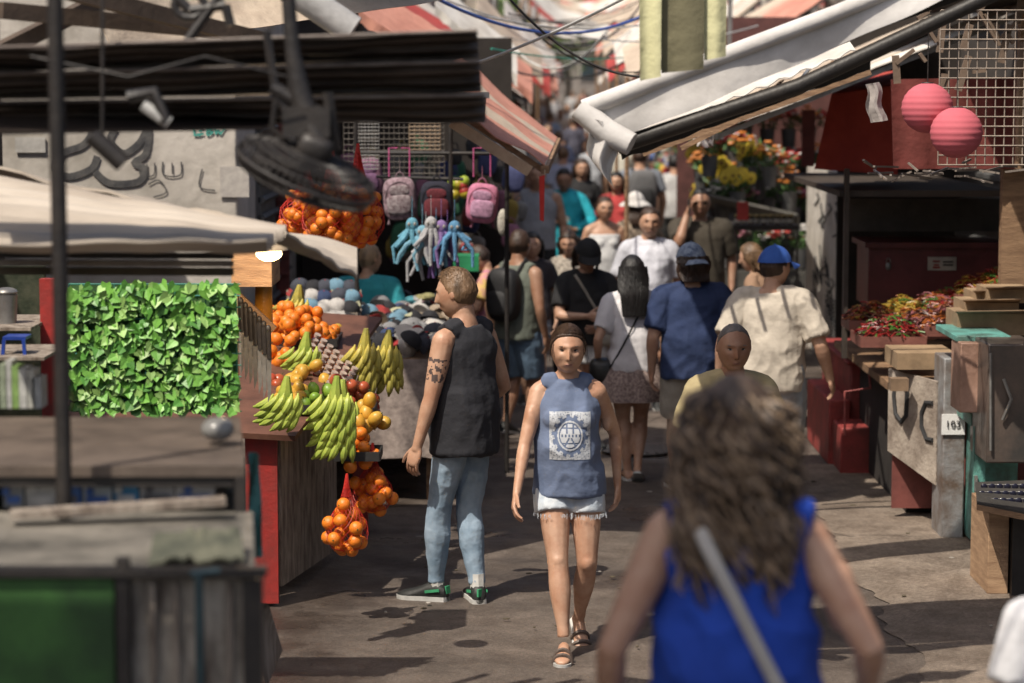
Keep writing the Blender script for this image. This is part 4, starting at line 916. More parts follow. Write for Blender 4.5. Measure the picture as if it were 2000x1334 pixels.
# ================= CAPS TABLE
mb=MB(); mb.box((-1.15,17.7,.93),(1.35,3.4,.05),0)
tb=mb.obj('display_table',[WOOD],label='long table of caps draped with a beige cloth',category='table')
for x in(-1.75,-.55):
    for y in(16.1,19.3): mb=MB(); mb.beam((x,y,0),(x,y,.90),.05,.05); mb.obj('leg',[WOOD],tb)
mb=MB(); mb.sheet((-1.8,15.98,.96),(-.47,15.98,.96),(-.45,15.94,.30),(-1.8,15.94,.30),40,8,0,.008,lambda u,v,p:V((0,.03*v*math.sin(u*30),.01*math.sin(u*17)*v)))
mb.sheet((-.46,16.0,.96),(-.46,19.4,.96),(-.44,19.4,.30),(-.44,16.0,.30),60,8,0,.008,lambda u,v,p:V((.03*v*math.sin(u*50),0,0))); mb.obj('tablecloth',[cloth('cloth_lace_beige',(.34,.28,.25),(.20,.16,.145),20)],tb)
def capmesh():
    mb=MB(); rg=[]
    for i in range(8):
        a=pi/2*.99*i/7; rg.append([V((math.cos(a)*math.cos(2*pi*j/18)*.082,math.cos(a)*math.sin(2*pi*j/18)*.09,math.sin(a)*.075)) for j in range(18)])
    mb.loft(rg,0)
    rr=[]
    for k in range(9):
        b=pi/2-.95+1.9*k/8; o=.085*max(0,(math.cos(b-pi/2)-.4)/.6)**.5
        p=V((math.cos(b)*.082,math.sin(b)*.09,.006)); q_=p+V((math.cos(b)*.02,o,-.012-.02*math.cos(b)**2)); rr.append([p,q_,q_-V((0,0,.004)),p-V((0,0,.004))])
    mb.loft(rr,1); mb.ell((0,0,.076),(.007,.007,.004),6,4,1); return mb
cc=[((.02,.02,.025),(.02,.02,.025)),((.03,.05,.12),(.35,.03,.03)),((.5,.48,.46),(.48,.46,.44)),((.22,.22,.23),(.03,.03,.03)),((.42,.20,.27),(.45,.35,.4)),((.15,.28,.38),(.45,.45,.3)),((.05,.055,.075),(.30,.03,.03)),((.32,.26,.2),(.2,.15,.1))]
for k,(a,b) in enumerate(cc): proto('cap%d'%k,capmesh(),[cloth('capA%d'%k,a,s=20),cloth('capB%d'%k,b)],'baseball_cap',['plain black','navy and red','off white','grey and black','pink','pale blue and yellow','dark and red','tan'][k]+' baseball cap in a heap on the table','cap','caps heaped on the market table')
for k in range(260):
    x=R.uniform(-1.75,-.48); y=16.02+ (k%52)/52*3.3+R.uniform(-.06,.06)
    put('cap%d'%R.choice([0,0,0,1,2,2,3,3,6,6,7,2,5]),(x,y,.965+R.random()*.14),(R.uniform(-1.1,1.1),R.uniform(-1.1,1.1),R.uniform(0,6.3)),R.uniform(.8,1.0))
for k in range(15):
    i,j=k%5,k//5; p=at(582+i*26,606-j*20+R.uniform(-3,3),17.0+j*.15); put('cap%d'%R.choice([4,5,2,1,2,0,6]),p,(-.35,R.uniform(-.1,.1),pi+R.uniform(-.5,.5)),.85)
mb=MB()
for j in range(3): mb.beam(at(565,611-j*20,17.05+j*.15),at(700,611-j*20,17.05+j*.15),.2,.02)
mb.beam(at(564,612,17.05),at(564,570,17.5),.03,.03); mb.beam(at(702,612,17.05),at(702,570,17.5),.03,.03); mb.obj('cap_rack',[WOODG],label='stepped rack showing colourful caps',category='rack')
for k in range(14):
    p=at(775+R.uniform(-10,75),592+R.uniform(-15,18),18.5); mb=MB(); mb.ell(p,(.06,.05,.03),10,7,0); mb.obj('folded_hat',[cloth('fh%d'%(k%4),[(.1,.35,.42),(.45,.42,.2),(.45,.45,.45),(.4,.25,.3)][k%4],s=30)],label='patterned folded sun hat stacked on the table',category='hat',group='folded hats on the table')
def grid(x0,y0,x1,y1,Y,nx,ny,label,m=BLK,r=.003):
    a=at(x0,y1,Y); b=at(x1,y0,Y); mb=MB()
    for i in range(nx+1): x=lerp(a.x,b.x,i/nx); mb.tube([(x,Y,a.z),(x,Y,b.z)],r,4)
    for i in range(ny+1): z=lerp(a.z,b.z,i/ny); mb.tube([(a.x,Y-.004,z),(b.x,Y-.004,z)],r,4)
    return mb.obj('wire_grid',[m],label=label,category='wire grid')
grid(672,238,868,350,18,20,10,'wire display grid hung behind bags',mat('wire_dull',(.16,.14,.12),.5)); grid(700,235,740,330,17.5,6,14,'grey wire display grid hung behind bags',MET); grid(800,240,860,300,17.6,6,8,'pale wire basket hung in the bag stall',mat('wire_wood',(.3,.22,.15)),.005)
mb=MB()
mb.tube([at(690,298,17.2),at(1000,300,17.2)],.014,8); mb.tube([at(735,345,17.6),at(905,350,17.6)],.012,8)
for x in(695,880,990): mb.tube([at(x,235,17.2),V((at(x,300,17.2).x,17.2,.0 if x==990 else 1.0))],.016,8)
mb.obj('hanging_rail',[BLK],label='black metal rail frame holding hanging bags',category='rail')
def kidbag(px,py,Y,w,h,c,c2,label,pat=None):
    p=at(px,py,Y); mb=MB(); M=Matrix.Rotation(R.uniform(-.15,.15),3,'Y')
    mb.ell(p,(w/2,.07,h/2),22,16,0,M,.55); mb.ell(p+V((0,-.055,-h*.14)),(w*.38,.035,h*.24),18,10,1,M,.55); mb.ell(p+V((0,-.065,h*.2)),(w*.30,.012,h*.13),16,8,1,M,.7)
    mb.tube([p+V((math.cos(a)*.03,0,h/2-.01+math.sin(a)*.045)) for a in [pi*k/8 for k in range(9)]],.007,6,2)
    mb.tube([p+V((math.cos(a)*w*.42,-.062,h*.02+math.sin(a)*h*.38)) for a in [pi*k/14 for k in range(15)]],.004,5,2)
    mb.tube([p+V((0,0,h/2+.03)),p+V((0,0,h/2+.12))],.003,5,2)
    for sg in(1,-1): mb.tube([p+V((sg*w*.3,.06,h*.4)),p+V((sg*w*.42,.11,0)),p+V((sg*w*.3,.07,-h*.45)),p+V((sg*w*.35,.05,-h*.62))],.010,5,2)
    mb.obj('backpack',[cloth('kb%d'%px,c,pat or tuple(x*.7 for x in c),28),cloth('kbp%d'%px,c2,pat or tuple(x*.5 for x in c2),32),cloth('kbs%d'%px,tuple(x*.5 for x in c))],label=label,category='backpack')
kidbag(942,397,17,.225,.28,(.55,.20,.32),(.50,.28,.42),'pink child backpack hanging from a rail')
kidbag(853,394,17,.235,.29,(.015,.015,.03),(.14,.02,.03),'black child backpack hanging from a rail')
kidbag(781,388,17,.235,.30,(.34,.24,.28),(.30,.26,.27),'grey pink patterned child backpack hanging from rail',(.10,.06,.07))
kidbag(720,345,17.8,.21,.28,(.26,.13,.2),(.2,.10,.2),'purple pink child backpack hung on the grid')
for x in(760,800,925,958):
    mb=MB(); a=at(x,345,17.0); mb.tube([a,a+V((0,0,.2)),a+V((.06 if x in(760,925) else -.06,0,.2))],.006,6); mb.obj('trolley_handle',[cloth('pinkmetal',(.5,.1,.25))],label='pink pull handle of a child trolley bag',category='handle')
def plush(px,py,Y,c,label):
    p=at(px,py,Y); mb=MB(); mb.ell(p,(.045,.045,.055),14,10)
    for k in range(8):
        a=2*pi*k/8; w=R.uniform(.7,1.8); e=R.uniform(-.07,.07)
        mb.tube([p+V((math.cos(a)*.03,math.sin(a)*.03,-.03)),p+V((math.cos(a)*.07*w,math.sin(a)*.05,-.08)),p+V((math.cos(a)*.075*w+e,math.sin(a)*.05,-.15)),p+V((math.cos(a)*.10*w+e*.5,math.sin(a)*.05,-.24*R.uniform(.6,1.2)))],[.017,.016,.014,.010],7)
    for sg in(1,-1): mb.ell(p+V((sg*.02,-.042,.01)),(.011,.006,.013),8,6,1)
    mb.tube([p+V((0,0,.05)),p+V((0,0,.2))],.002,4)
    mb.obj('plush_toy',[mat('plush%d'%px,c,.95,bump=.8,bs=60),EYEW],label=label,category='plush toy')
for x,y,c,l in((805,440,(.16,.42,.56),'light blue'),(825,455,(.22,.46,.6),'light blue'),(842,438,(.5,.5,.52),'white'),(862,445,(.30,.19,.45),'purple'),(888,446,(.13,.32,.54),'blue'),(874,466,(.26,.15,.42),'violet'),(852,462,(.16,.38,.6),'blue'),(832,470,(.48,.48,.5),'white grey')): plush(x,y,16.6+R.random()*.3,c,l+' many-armed plush toy hanging in a bunch')
hm=[cloth('ware%d'%k,c,s=15) for k,c in enumerate([(.25,.05,.05),(.05,.06,.15),(.2,.2,.2),(.3,.13,.2),(.03,.03,.03),(.2,.14,.08),(.38,.34,.3),(.04,.15,.08),(.3,.22,.05),(.05,.05,.05)])]
for k in range(95):
    px=R.uniform(745,1015) if k>22 else R.uniform(680,745); py=R.uniform(290,500) if k>22 else R.uniform(300,440)
    p=at(px,py,21.1+R.uniform(-.6,.6)); mb=MB(); w=R.uniform(.05,.10); mb.ell(p,(w,.05,w*R.uniform(1,1.7)),12,8,0,Matrix.Rotation(R.uniform(-.3,.3),3,'Y'),.65); mb.tube([p+V((math.cos(a)*w*.5,0,w+math.sin(a)*w*.9)) for a in [pi*q_/6 for q_ in range(7)]],.005,4)
    mb.obj('handbag',[R.choice(hm)],label='small fabric bag hanging inside the stall',category='bag',group='bags hanging inside the bag stall')
mb=MB(); mb.bx(880,500,935,530,18.6,.3); mb.obj('crate',[mat('crate_green',(.03,.28,.12),.5)],label='green plastic crate beside the bag stall',category='crate')
for k in range(8):
    mb=MB(); p=at(885+R.uniform(-5,25),365+R.uniform(-20,20),19.2); mb.ell(p,.045); mb.obj('ball',[mat('ball%d'%(k%3),[(.4,.5,.05),(.5,.4,.04),(.45,.05,.04)][k%3],.4)],label='small bright toy ball hanging in a net',category='ball',group='toy balls hanging in the stall')
mb=MB(); mb.ell(at(982,435,17.3),(.04,.04,.10)); mb.obj('feather_duster',[mat('fluff',(.6,.57,.5),.95,bump=1,bs=80)],label='white fluffy duster hanging from the rail',category='duster')
# ================= RIGHT SIDE
LM=mat('lantern_paper',(.56,.13,.16),.8,(.48,.10,.13),3,.1,20)
for px,py,Y in((1811,211,12.9),(1868,259,12.7)):
    c=at(px,py,Y); r=.136; rg=[]
    for i in range(49):
        a=-pi/2+pi*(i/48)*.96+.06; rr=math.cos(a)*r*(1+.012*math.cos(i*pi/2)); rg.append([c+V((math.cos(2*pi*j/36)*rr,math.sin(2*pi*j/36)*rr,math.sin(a)*r*.98)) for j in range(36)])
    mb=MB(); mb.loft(rg); o=mb.obj('paper_lantern',[LM],label='round ribbed pink paper lantern hanging from a wire',category='lantern')
    mb=MB(); mb.tube([c+V((0,0,r*.9)),c+V((0,0,r+.35))],.003,5); mb.tube([c+V((math.cos(2*pi*k/16)*.03,math.sin(2*pi*k/16)*.03,r*.97)) for k in range(17)],.004,5); mb.obj('wire',[BLK],o)
grid(1832,20,2040,322,13.3,11,16,'pale wire grid screen hanging above the snack stall',mat('wire_rust',(.34,.28,.23),.6),.004)
for k in range(26):
    mb=MB(); x=R.uniform(1690,1985); y=R.uniform(318,352); mb.beam(at(x,y,13.0+R.random()*.6),at(x+R.uniform(-60,60),y+R.uniform(-14,20),13.0+R.random()*.6),.012,.010)
    mb.obj('scrap_rod',[mat('rods_pale',(.26,.22,.19),.6)],label='bent pale rod tangled beneath the wire grid',category='rod',group='rods tangled beneath the grid')
for k in range(26):
    mb=MB(); x=R.uniform(1740,1990); y=R.uniform(-10,160); mb.beam(at(x,y,13.9),at(x+R.uniform(-50,50),y+R.uniform(-80,80),13.9),.04,.02)
    mb.obj('overhead_slat',[mat('clutter_brown',(.20,.14,.10),.8)],label='wooden slat jammed overhead behind the grid',category='slat',group='slats jammed overhead')
mb=MB(); mb.box((3.3,16.0,3.35),(1.3,5.5,.05)); mb.obj('stall_roof',[mat('roof_sheet_dark',(.08,.065,.055),.8)],label='dark board roof over the snack stall',category='roof')
p=[at(1592,330,17.4),at(1752,342,17.2),at(1760,165,17.2),at(1625,185,17.4)]
mb=MB(); mb.sheet(p[3],p[2],p[1],p[0],16,12,0,.01,lambda u,v,q:V((0,-.03*math.sin(u*pi)+.02*nz(u*6,v*6,3),0)))
mb.sheet(p[3],p[3]+V((.55,1.0,.1)),p[0]+V((.4,1.0,0)),p[0],10,8,0,.01); mb.sheet(p[2],p[2]+V((.1,1.0,.1)),p[1]+V((.1,1,0)),p[1],8,8,0,.01); mb.sheet(p[3],p[2],p[2]+V((.1,1.,.1)),p[3]+V((.2,1.,.1)),10,6,0,.01)
mb.obj('tarpaulin',[cloth('tarp_red',(.46,.07,.05),(.33,.045,.035))],label='faded red tarpaulin folded box over the stall corner',category='tarpaulin')
mb=MB(); mb.sheet(at(1740,155,15.5),at(1990,150,15.5),at(1990,330,15.5),at(1745,330,15.5),14,10,0,.01,lambda u,v,q:V((0,.02*math.sin(u*22),0))); mb.obj('tarpaulin',[cloth('tarp_darkred',(.17,.035,.03),(.12,.025,.02))],label='dark red cloth screen behind the lanterns',category='tarpaulin')
mb=MB(); mb.sheet(at(1690,165,12.9),at(1718,160,12.9),at(1732,235,12.9),at(1697,240,12.9),6,8,0,.004,lambda u,v,q:V((.01*math.sin(v*8),.02*math.sin(u*8),0))); mb.obj('plastic_bag',[cloth('bag_pale',(.42,.38,.36))],label='pale plastic bag knotted on a wire',category='bag')
def text(s,loc,size,m,parent,rot=(pi/2,0,0),ext=.001,bold=0):
    cu=bpy.data.curves.new('lettering','FONT'); cu.body=s; cu.size=size; cu.extrude=ext; cu.offset=bold; cu.align_x='CENTER'; cu.align_y='CENTER'; cu.space_character=1.08
    t=bpy.data.objects.new('tt',cu); COL.objects.link(t); dg=bpy.context.evaluated_depsgraph_get(); me=bpy.data.meshes.new_from_object(t.evaluated_get(dg)); bpy.data.objects.remove(t)
    ob=bpy.data.objects.new('lettering',me); me.materials.clear(); me.materials.append(m); COL.objects.link(ob); ob.parent=parent; ob.rotation_euler=rot; ob.location=V(loc)-parent.location; return ob
mb=MB(); mb.bx(1640,372,1965,384,17.0,3.5,0)
for x in(1646,1958): mb.bx(x,330,x+14,700,16.9,.08,0)
mb.obj('stall_frame',[mat('frame_dark',(.07,.055,.045),.6),WOOD],label='dark timber frame of the snack stall',category='market stall')
mb=MB(); mb.bx(1955,330,2010,560,15.6,.1,0); mb.obj('post',[WOOD],label='thick brown wooden post of the snack stall',category='post')
mb=MB(); mb.bx(1988,-20,2006,330,14.8,.1,0); mb.obj('post',[WOOD],label='slim brown wooden post beside the wire grid',category='post')
mb=MB(); mb.bx(1655,388,1955,452,18.0,.05); mb.obj('hatch_panel',[mat('hatch_grey',(.09,.08,.07),.5,(.05,.045,.04))],label='raised dark grey hatch panel inside the stall',category='panel')
mb=MB(); mb.bx(1695,480,1960,600,17.6,.6); c=mb.obj('metal_chest',[mat('chest_darkred',(.15,.028,.028),.45)],label='dark red metal chest with a small paper notice',category='chest',bev=.01)
mb=MB(); mb.bx(1690,474,1965,484,17.55,.7); mb.obj('lid',[MT['chest_darkred']],c)
mb=MB(); mb.bx(1812,502,1868,528,17.58,.01); n_=mb.obj('notice',[mat('notice_cream',(.5,.45,.38))],c)
for k,(x0,x1,y) in enumerate(((1822,1836,509),(1824,1834,516),(1822,1836,521),(1842,1862,510),(1842,1862,516))):
    mb=MB(); mb.bx(x0,y,x1,y+3,17.57,.006); mb.obj('print_line',[REDP if k<3 else BLK],n_)
mb=MB(); mb.ell(at(1735,520,17.58),(.022,.012,.03)); mb.tube([at(1735,512,17.57)+V((math.cos(a)*.015,0,math.sin(a)*.03)) for a in [pi*k/6 for k in range(7)]],.004,5); mb.obj('padlock',[MET],label='small steel padlock on the chest',category='padlock')
pa=at(1572,680,25.5); pb=at(1648,712,22.6); pa.z=pb.z=0
mb=MB(); mb.prism([(pa.x,pa.y),(pb.x,pb.y),(pb.x+.35,pb.y+.15),(pa.x+.6,pa.y+.3)],-.05,1.95)
wl_=mb.obj('wall',[mat('whitewash',(.68,.64,.58),.9,(.46,.42,.37),4,.5,16)],label='narrow whitewashed wall pier with black scribbles',category='wall')
mb=MB(); dv=(pb-pa); nn=V((dv.y,-dv.x,0)).normalized(); nn=nn if nn.x<0 else -nn
for k in range(18):
    u=R.uniform(.08,.8); z=R.uniform(.5,1.7); q0=pa.lerp(pb,u)+nn*.004+V((0,0,z)); q1=pa.lerp(pb,u+.12)+nn*.004+V((0,0,z+R.uniform(-.15,.15))); q2=pa.lerp(pb,u+.05)+nn*.004+V((0,0,z+R.uniform(.08,.25))); mb.tube([q0,q1,q2],.011,4)
for k in range(14): mb.beam(pa.lerp(pb,.55)+nn*.004+V((0,0,.25+k*.035)),pa.lerp(pb,.85)+nn*.004+V((0,0,.25+k*.035)),.01,.012)
mb.obj('graffiti',[GB],label='black scribbled tags and a vent on the white pier',category='graffiti')
mb=MB(); mb.bx(1566,215,1592,325,20.5,.04); mb.obj('sign',[mat('sign_darkred',(.22,.05,.04),.6)],label='narrow dark red upright sign board',category='sign')
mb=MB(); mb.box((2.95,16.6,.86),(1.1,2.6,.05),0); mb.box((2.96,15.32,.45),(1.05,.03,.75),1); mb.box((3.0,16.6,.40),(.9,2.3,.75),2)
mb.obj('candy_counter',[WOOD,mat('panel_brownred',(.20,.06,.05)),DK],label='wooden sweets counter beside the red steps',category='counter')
cm=[mat('candy_red',(.30,.022,.022),.4),mat('candy_green',(.08,.22,.04),.4),mat('candy_yellow',(.45,.30,.05),.4),mat('candy_orange',(.40,.12,.03),.4),mat('candy_pink',(.32,.12,.13),.4),mat('candy_brown',(.10,.035,.02),.4)]  # sweet colours darkened to hold the shade over the counter
for (px,py,Y,w,pal,lab) in((1735,655,15.8,.20,(0,0,1,5),'red and green'),(1700,625,16.6,.16,(0,3,5,2),'red and orange'),(1765,615,16.8,.17,(2,2,3,1),'yellow'),(1820,608,16.9,.16,(4,0,3,1),'mixed'),(1800,640,16.0,.16,(3,4,3,5),'peach'),(1850,598,17.1,.15,(2,1,3,0),'mixed green'),(1850,635,16.0,.17,(4,3,5,5),'pink brown'),(1900,575,17.1,.14,(0,3,2,0),'red'),(1945,560,17.1,.14,(0,1,2,3),'red and green')):
    c=at(px,py,Y); mb=MB()
    for k in range(220):
        a=R.random()*6.28; r=w*math.sqrt(R.random()); h=.09*(1-(r/w)**2)
        q_=c+V((math.cos(a)*r,math.sin(a)*r*1.2,h*R.uniform(.75,1.25)+R.uniform(0,.02))); b=R.random()*6.28; d=V((math.cos(b),math.sin(b),R.uniform(-.3,.3)))*.045
        mb.tube([q_-d,q_+V((0,0,.014)),q_+d],.0055,5,R.choice(pal))
    mb.ell(c+V((0,0,-.02)),(w*.95,w*1.1,.07),14,8,5)
    mb.obj('candy_heap',cm,label='heap of '+lab+' twisted jelly sweets on a tray',category='sweets',group='heaps of sweets on the counter')
    mb=MB(); mb.box(c+V((0,0,-.04)),(w*2.1,w*2.4,.03)); mb.box(c+V((0,-w*1.2,-.02)),(w*2.1,.012,.07)); mb.box(c+V((-w*1.05,0,-.02)),(.012,w*2.4,.07)); mb.box(c+V((w*1.05,0,-.02)),(.012,w*2.4,.07)); mb.obj('sweets_tray',[mat('tray_brown',(.25,.10,.08),.4)],label='shallow tray under a heap of sweets',category='tray',group='sweets trays on the counter')
RS=mat('red_step',(.34,.05,.045),.6,(.17,.035,.03),5,.5)
mb=MB(); mb.box((2.66,18.4,.37),(.36,1.6,.74)); mb.box((2.52,17.35,.17),(.34,.5,.34)); mb.box((2.40,18.2,.24),(.16,1.3,.48)); mb.box((2.66,18.4,.75),(.42,1.66,.03)); mb.obj('steps',[RS],label='worn red painted wooden steps beside the counter',category='steps',bev=.012)
mb=MB(); mb.tube([at(1650,850,17.0),at(1650,765,17.0),at(1700,758,17.0),at(1695,702,17.2)],.008,6); mb.obj('pipe',[mat('pipe_pink',(.55,.15,.14),.5)],label='thin pink pipe along the red steps',category='pipe')
bp0,bp1,bp2,bp3=at(1738,720,15.3),at(1832,745,14.8),at(1830,948,14.8),at(1736,880,15.3)
mb=MB(); mb.sheet(bp0,bp1,bp2,bp3,6,6,0,.02); bo=mb.obj('leaning_board',[mat('board_cream',(.44,.38,.32),.7,(.20,.16,.13),4,.6)],label='cream board with dark curved lettering leaning on counter',category='board')
mb=MB()
def onb(u,v): return (bp0*(1-u)*(1-v)+bp1*u*(1-v)+bp2*u*v+bp3*(1-u)*v)+V((-.008,-.014,0))
mb.tube([onb(.14,.12),onb(.12,.30),onb(.16,.50),onb(.28,.56),onb(.38,.46),onb(.40,.20)],.017,6)
mb.tube([onb(.92,.22),onb(.78,.24),onb(.70,.36),onb(.70,.50),onb(.80,.60),onb(.93,.58)],.017,6)
mb.obj('lettering',[GB],bo)
mb=MB(); mb.bx(1752,690,1868,722,15.0,.5,0); mb.obj('cardboard',[mat('cardboard',(.36,.25,.15),.85),mat('cardboard_dark',(.24,.16,.10),.85)],label='flattened cardboard sheets lying on the counter end',category='cardboard')
mb=MB(); mb.bx(1740,740,1775,764,14.9,.1,0); mb.obj('cardboard',[MT['cardboard_dark']],label='folded brown cardboard tucked behind the board',category='cardboard')
mb=MB(); mb.bx(1838,700,1888,1052,14.6,.35); mb.obj('metal_cabinet',[mat('cab_grey',(.30,.31,.32),.5,(.12,.085,.065),4,.4)],label='scuffed grey metal cabinet bearing a number sign',category='cabinet',bev=.008)
mb=MB(); mb.bx(1839,809,1885,849,14.585,.012); s_=mb.obj('sign',[mat('sign_white',(.80,.80,.79),.4,(.76,.76,.75))],label='white number sign reading 103 on the cabinet',category='sign')
text('103',at(1861.5,829,14.578),.060,mat('letter_dark',(.02,.015,.02),bump=0),s_,ext=.002,bold=0)
TL=mat('teal_paint',(.13,.37,.33),.55,(.07,.12,.10),4,.5)
mb=MB(); mb.bx(1868,656,1975,668,14.1,.7,0); mb.bx(1868,668,1874,800,14.1,.05,0); mb.bx(1910,832,1990,1070,14.2,.45,0); mb.bx(1896,808,1990,832,14.15,.5,0)
tc_=mb.obj('teal_cabinet',[TL],label='teal painted wooden cabinet with open door',category='cabinet',bev=.005)
mb=MB(); mb.bx(1898,834,1926,1080,14.05,.04,0); mb.obj('door',[TL],tc_)
mb=MB(); mb.bx(1904,930,1910,960,14.02,.03,0); mb.obj('handle',[MET],tc_)
mb=MB(); mb.bx(1874,670,1928,806,14.0,.3); mb.obj('copper_box',[mat('copper_box',(.42,.26,.20),.55,(.24,.14,.10),3,.4)],label='copper brown metal box standing in the teal cabinet',category='box',bev=.006)
mb=MB(); mb.bx(1926,672,2030,905,13.7,.5); o=mb.obj('display_case',[mat('case_black',(.05,.047,.045),.3,(.12,.09,.075),3)],label='black glass fronted display case',category='display case',bev=.01)
mb=MB(); mb.tube([at(1935,690,13.68),at(1935,880,13.68)],.008,6); mb.tube([at(1960,740,13.68),at(1975,780,13.66),at(1958,820,13.68)],.01,6); mb.obj('handle',[MET],o)
CBD=MT['cardboard']
for k,(x0,y0,x1,y1,Y) in enumerate([(1870,612,2010,655,14.6),(1885,590,1990,614,14.8),(1930,565,2020,592,14.8),(1905,572,1935,592,15.0)]):
    mb=MB(); mb.bx(x0,y0,x1,y1,Y,.4,0); mb.sheet(at(x0,y0,Y),at(x1,y0,Y),at(x1+5,y0-6,Y-.12),at(x0-5,y0-4,Y-.12),4,2,1,.006); mb.obj('cardboard_box',[CBD,MT['cardboard_dark']],label='open low cardboard box stacked on the counter',category='box',group='cardboard boxes stacked on the counter')
mb=MB(); mb.sheet(at(1905,945,13.4),at(2030,940,13.4),at(2030,1010,12.5),at(1908,985,12.5),6,4,0,.02); mb.sheet(at(1908,985,12.5),at(2030,1010,12.5),at(2030,1022,12.5),at(1908,996,12.5),6,1,1,.02); mb.obj('tray_table',[mat('tray_dark',(.05,.045,.04)),WOOD],label='wooden edged tray table of sunglasses',category='table')
for k in range(18):
    i,j=k%6,k//6; p=at(1922+i*15+j*4,985-j*14,12.75+j*.2)+V((0,0,.02)); mb=MB()
    for sg in(1,-1): mb.ell(p+V((sg*.022,0,0)),(.02,.005,.016),8,5)
    mb.tube([p+V((-.03,0,.01)),p+V((.03,0,.01))],.002,4,1); mb.obj('sunglasses',[mat('lens_dark',(.02,.02,.04),.1),MET],label='folded dark sunglasses laid on the tray',category='sunglasses',group='sunglasses on the tray table')
mb=MB(); mb.bx(1928,992,1972,1160,12.95,.5,0); mb.obj('wooden_crate',[mat('crate_wood',(.46,.30,.18),.7,(.28,.17,.10),5,.3,st=(1,1,6))],label='pale wooden crate leg under the tray table',category='crate',bev=.004)
mb=MB(); mb.bx(1975,1010,2040,1180,12.9,.6,0); mb.obj('table_base',[BLK],label='dark solid base of the tray table',category='table base')
mb=MB(); mb.bx(1780,900,1830,1020,15.6,.03,0); mb.obj('plank',[WOODG],label='worn plank propped behind the cabinet',category='plank')
# ============ FLOWER STALL
mb=MB()
for k in range(4): mb.box((3.0,27.4+k*.45,.35+k*.22),(1.6,.45,.7+k*.44))
mb.obj('flower_stand',[mat('stand_dark',(.09,.085,.075),.8)],label='dark stepped stand full of flower buckets',category='flower stand')
fc=dict(red=(.5,.04,.035),yel=(.70,.52,.05),wht=(.6,.58,.55),ora=(.65,.22,.03),pnk=(.5,.18,.25),brn=(.15,.04,.02))
fm=[mat('leaf_dark',(.07,.15,.04),.6),mat('bucket',(.10,.10,.10),.5)]+[mat('petal_'+k,c,.6) for k,c in fc.items()]
def bouquet(ci,sun=False):
    mb=MB(); mb.tube([(0,0,0),(0,0,.22)],[.07,.09],12,1)
    for k in range(26):
        a=R.random()*6.28; r=.17*math.sqrt(R.random()); z=.45-r*.6+R.uniform(-.04,.05); tip=V((math.cos(a)*r,math.sin(a)*r,z))
        mb.tube([V((tip.x*.3,tip.y*.3,.2)),tip],.004,3,0)
        if sun:
            for j in range(10):
                b=2*pi*j/10; mb.ell(tip+V((math.cos(b)*.035,-.01,math.sin(b)*.035)),(.022,.006,.022),5,4,ci)
            mb.ell(tip+V((0,-.015,0)),(.02,.012,.02),6,4,7)
        else:
            s=R.uniform(.018,.032)
            for j in range(5):
                b=2*pi*j/5; mb.ell(tip+V((math.cos(b)*s*.8,math.sin(b)*s*.8,0)),(s*.8,s*.8,s*.6),5,4,ci if R.random()<.85 else 4)
    for k in range(40):
        a=R.random()*6.28; r=.16*R.random()+.03; c=V((math.cos(a)*r,math.sin(a)*r,R.uniform(.2,.42))); d=V((R.uniform(-1,1),R.uniform(-1,1),R.uniform(0,1)))*.05; e=V((R.uniform(-1,1),R.uniform(-1,1),R.uniform(-1,1)))*.02
        mb.add([c-d,c+e,c+d,c-e],[(0,1,2,3)],0)
    return mb
for k,(nm,ci,su) in enumerate((('red',2,0),('yellow sunflower',3,1),('white',4,0),('orange',5,0),('pink',6,0))):
    proto('fl%d'%k,bouquet(ci,su),fm,'flower_bouquet',nm+' flower bouquet standing in a dark bucket','flowers','bouquets on the flower stand')
order=[[4,4,2,0,2,0,4],[1,1,0,2,0,4,0],[1,3,1,2,0,3,2],[1,0,3,3,0,3,0]]
for k in range(4):
    for i in range(7): put('fl%d'%order[k][i],(2.25+i*.25+R.uniform(-.04,.04),27.3+k*.45,.72+k*.44),(0,0,R.random()*6),1.05)
for x,y,f in((1370,330,3),(1395,370,1),(1400,350,1),(1465,320,1),(1385,300,0),(1410,385,2),(1450,400,4),(1500,380,2),(1520,350,0),(1480,345,2),(1540,370,3),(1425,345,3),(1455,300,3),(1430,290,0),(1440,370,1),(1505,320,3),(1535,330,0)):
    p=at(x,y+45,25.5+R.random()); put('fl%d'%f,p,(0,0,R.random()*6),1)
mb=MB(); mb.sheet(at(1360,375,25.4),at(1560,420,24.0),at(1560,440,25.5),at(1360,400,26.5),4,3,0,.03); mb.obj('flower_bench',[MT['stand_dark']],label='dark bench holding flower buckets in front',category='bench')
mb=MB(); mb.bx(1430,440,1560,450,23.6,.7,0)
for x in(1436,1554): mb.bx(x,450,x+6,690,23.7,.06,0)
mb.obj('jar_table',[BLK],label='dark side table holding small jars',category='table')
for k in range(9):
    p=at(1440+k*13,439,23.75+.1*(k%2)); mb=MB(); mb.tube([p,p+V((0,0,.085))],.028,12,0); mb.tube([p+V((0,0,.085)),p+V((0,0,.105))],.03,12,1); mb.tube([p+V((0,0,.02)),p+V((0,0,.06))],.0285,12,2); mb.obj('jar',[mat('jar_dark',(.06,.03,.02),.2),mat('jar_lid',(.45,.35,.15),.4),mat('jar_label',(.5,.48,.42))],label='small dark jar with pale label',category='jar',group='jars lined on the side table')
mb=MB(); mb.bx(1440,395,1462,430,23.5,.05); mb.obj('sign',[mat('sign_red',(.5,.06,.05))],label='small red card sign among the flowers',category='sign')
mb=MB(); mb.box((3.0,29.4,1.9),(2.0,.06,3.4)); mb.obj('partition',[mat('part_dkred',(.12,.045,.04),.8)],label='dark red board partition behind the flowers',category='partition')
